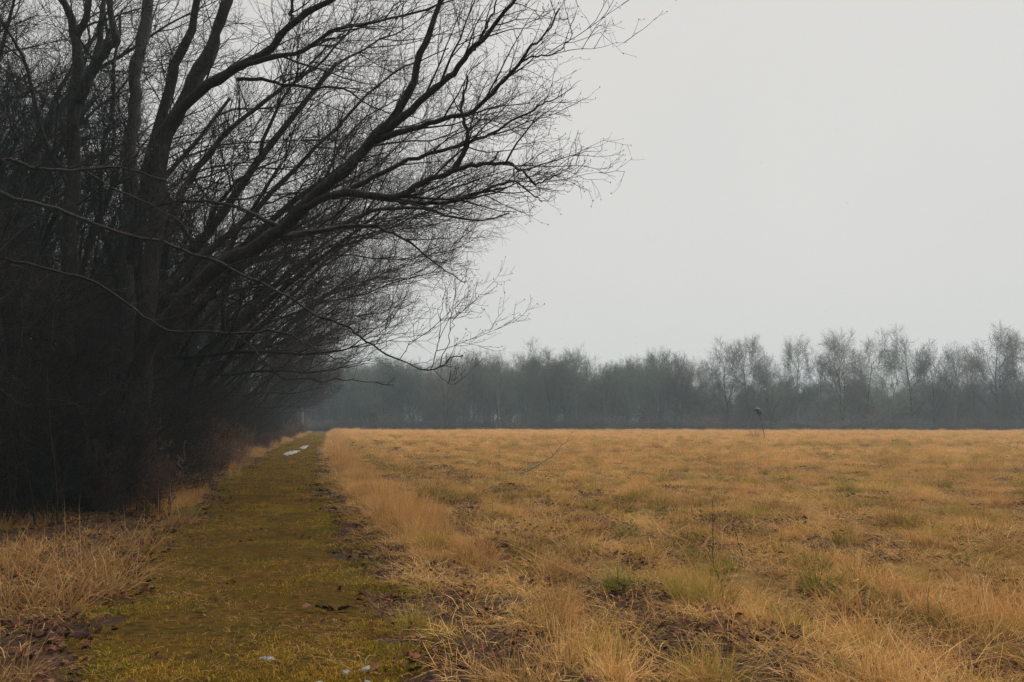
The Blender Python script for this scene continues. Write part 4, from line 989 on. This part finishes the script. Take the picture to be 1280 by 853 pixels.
# broken pale snag in the mouth of the wood
Ysn = 101.0; xs_, _, _ = at(377, 515, Ysn); z = float(height(xs_, Ysn))
snag = obj('pale_snag', None, None, (xs_, Ysn, z)); tag(snag, 'pale broken off tree trunk at the end of the wood edge', 'snag')
kid('trunk', tube_mesh('trunk', [([(0, 0, -0.2), (0.03, 0, 1.2), (0.0, 0.02, 2.6), (0.08, 0, 3.8), (0.2, 0, 4.3), (0.24, 0, 4.45)], [0.36, 0.30, 0.28, 0.25, 0.16, 0.01])], M_BARK_FAR), snag)
kid('stub', tube_mesh('stub', [([(0.0, 0, 2.9), (0.9, 0, 3.2), (1.9, 0, 3.1)], [0.09, 0.06, 0.02])], M_BARK_FAR), snag)

# ------------------------------------------------------------------ remnants of snow
def snow_patch(name, cx, cy, lx, ly, ang, seed, label, group=None, thick=0.03):
    rs_ = np.random.RandomState(seed); na_, nr = 28, 6
    th = np.linspace(0, 2 * math.pi, na_, endpoint=False)
    rad = 1 + 0.25 * np.sin(th * 2 + rs_.rand() * 6) + 0.18 * np.sin(th * 3 + rs_.rand() * 6) + 0.12 * np.sin(th * 7 + rs_.rand() * 6) + rs_.normal(0, 0.06, na_)
    V = []
    for k in range(nr + 1):
        f = k / nr
        for t, r in zip(th, rad):
            ux, uy = math.cos(t) * r * f * lx / 2, math.sin(t) * r * f * ly / 2
            x = cx + ux * math.cos(ang) - uy * math.sin(ang); y = cy + ux * math.sin(ang) + uy * math.cos(ang)
            g = float(height(x, y)) + (0.036 if abs(float(s_path(x, y))) < 1.1 else 0.01)
            V.append((x - cx, y - cy, g + (thick * (1 - f ** 2) * rs_.uniform(0.3, 1.3) if k < nr else -0.01)))
    V = np.array(V); z0 = V[:, 2].min(); V[:, 2] -= z0
    j, i = np.meshgrid(np.arange(nr), np.arange(na_), indexing='ij')
    q = np.stack([j * na_ + i, j * na_ + (i + 1) % na_, (j + 1) * na_ + (i + 1) % na_, (j + 1) * na_ + i], -1).reshape(-1, 4)
    o = obj(name, mesh_from('snow', V, q[:, ::-1], None, True, M_SNOW), None, (cx, cy, z0)); tag(o, label, 'snow', group); return o
snow_patch('snow_patch', -11.35, 39.5, 0.5, 6.5, 0.16, 1, 'long strip of grey old snow on the far end of the path', thick=0.085)
snow_patch('snow_patch', -13.0, 48.0, 0.42, 7.0, 0.2, 3, 'second thinner strip of old snow just beyond the long strip on the path', thick=0.075)
x, y = ground_at(345, 796); snow_patch('snow_lump', x, y, 0.10, 0.07, 0.2, 2, 'lone grey lump of old snow in the middle of the path', thick=0.014)
for k, (px, py, l) in enumerate([(382, 830, .06), (406, 823, .055), (424, 833, .07), (353, 851, .13), (420, 849, .12), (396, 843, .07), (465, 806, .05), (466, 822, .05), (440, 810, .05), (392, 846, .05), (360, 833, .03), (445, 834, .035), (478, 838, .05)]):
    x, y = ground_at(px, py)
    snow_patch('snow_scrap', x, y, l * 1.3, l, k * 0.7, 10 + k, 'small scrap of melting snow in the turf at the path edge', 'snow scraps on the path', thick=0.007)

# ------------------------------------------------------------------ a few snowflakes in the air
rs = np.random.RandomState(8); nf = 160
fy = rs.uniform(4.0, 16, nf); fx = rs.uniform(-0.68, 0.5, nf) * fy; fz = np.maximum(0.3, CAM_H + rs.uniform(-0.12, 0.5, nf) * fy)
octa = np.array([(1, 0, 0), (0, 1, 0), (-1, 0, 0), (0, -1, 0), (0, 0, 1), (0, 0, -1)], float)
fr = rs.uniform(0.002, 0.0045, nf)
fv = np.stack([fx, fy, fz], 1)[:, None] + octa[None] * fr[:, None, None]
fq = (np.arange(nf) * 6)[:, None, None] + np.array([(0, 1, 4, 4), (1, 2, 4, 4), (2, 3, 4, 4), (3, 0, 4, 4), (1, 0, 5, 5), (2, 1, 5, 5), (3, 2, 5, 5), (0, 3, 5, 5)])[None]
fme = bpy.data.meshes.new('snowflakes'); fme.from_pydata(fv.reshape(-1, 3).tolist(), [], [tuple(q[:3]) for q in fq.reshape(-1, 4).tolist()]); fme.materials.append(M_SNOW)
tag(obj('snowflakes', fme), 'sparse tiny snowflakes drifting in the air before the dark wood', 'snow', kind='stuff')

# ------------------------------------------------------------------ misty air
hz = NT('misty_air')
vol = hz.new('ShaderNodeVolumePrincipled')
vol.inputs['Color'].default_value = (0.68, 0.89, 1.0, 1)
vol.inputs['Density'].default_value = 0.0009
vol.inputs['Anisotropy'].default_value = 0.1
hz.link(vol.outputs[0], hz.out.inputs['Volume'])
hv = np.array([(x, y, z) for z in (-2.0, 24.0) for y in (-90, 1010) for x in (-800, 800)], float)
hq = np.array([(0, 2, 3, 1), (4, 5, 7, 6), (0, 1, 5, 4), (2, 6, 7, 3), (0, 4, 6, 2), (1, 3, 7, 5)])
haze = obj('haze', mesh_from('haze', hv, hq, None, False, hz.m))
tag(haze, 'thin pale mist hanging over the field and woods', 'mist', kind='stuff')

for p in (edge_protos + wood_protos + thickets + bramble + far_protos + far_brush):
    assert USED.get(p.name), p.name
tri = sum(len(m.polygons) * 2 for m in bpy.data.meshes)
print('TRIANGLES', tri, 'OBJECTS', len(bpy.data.objects))
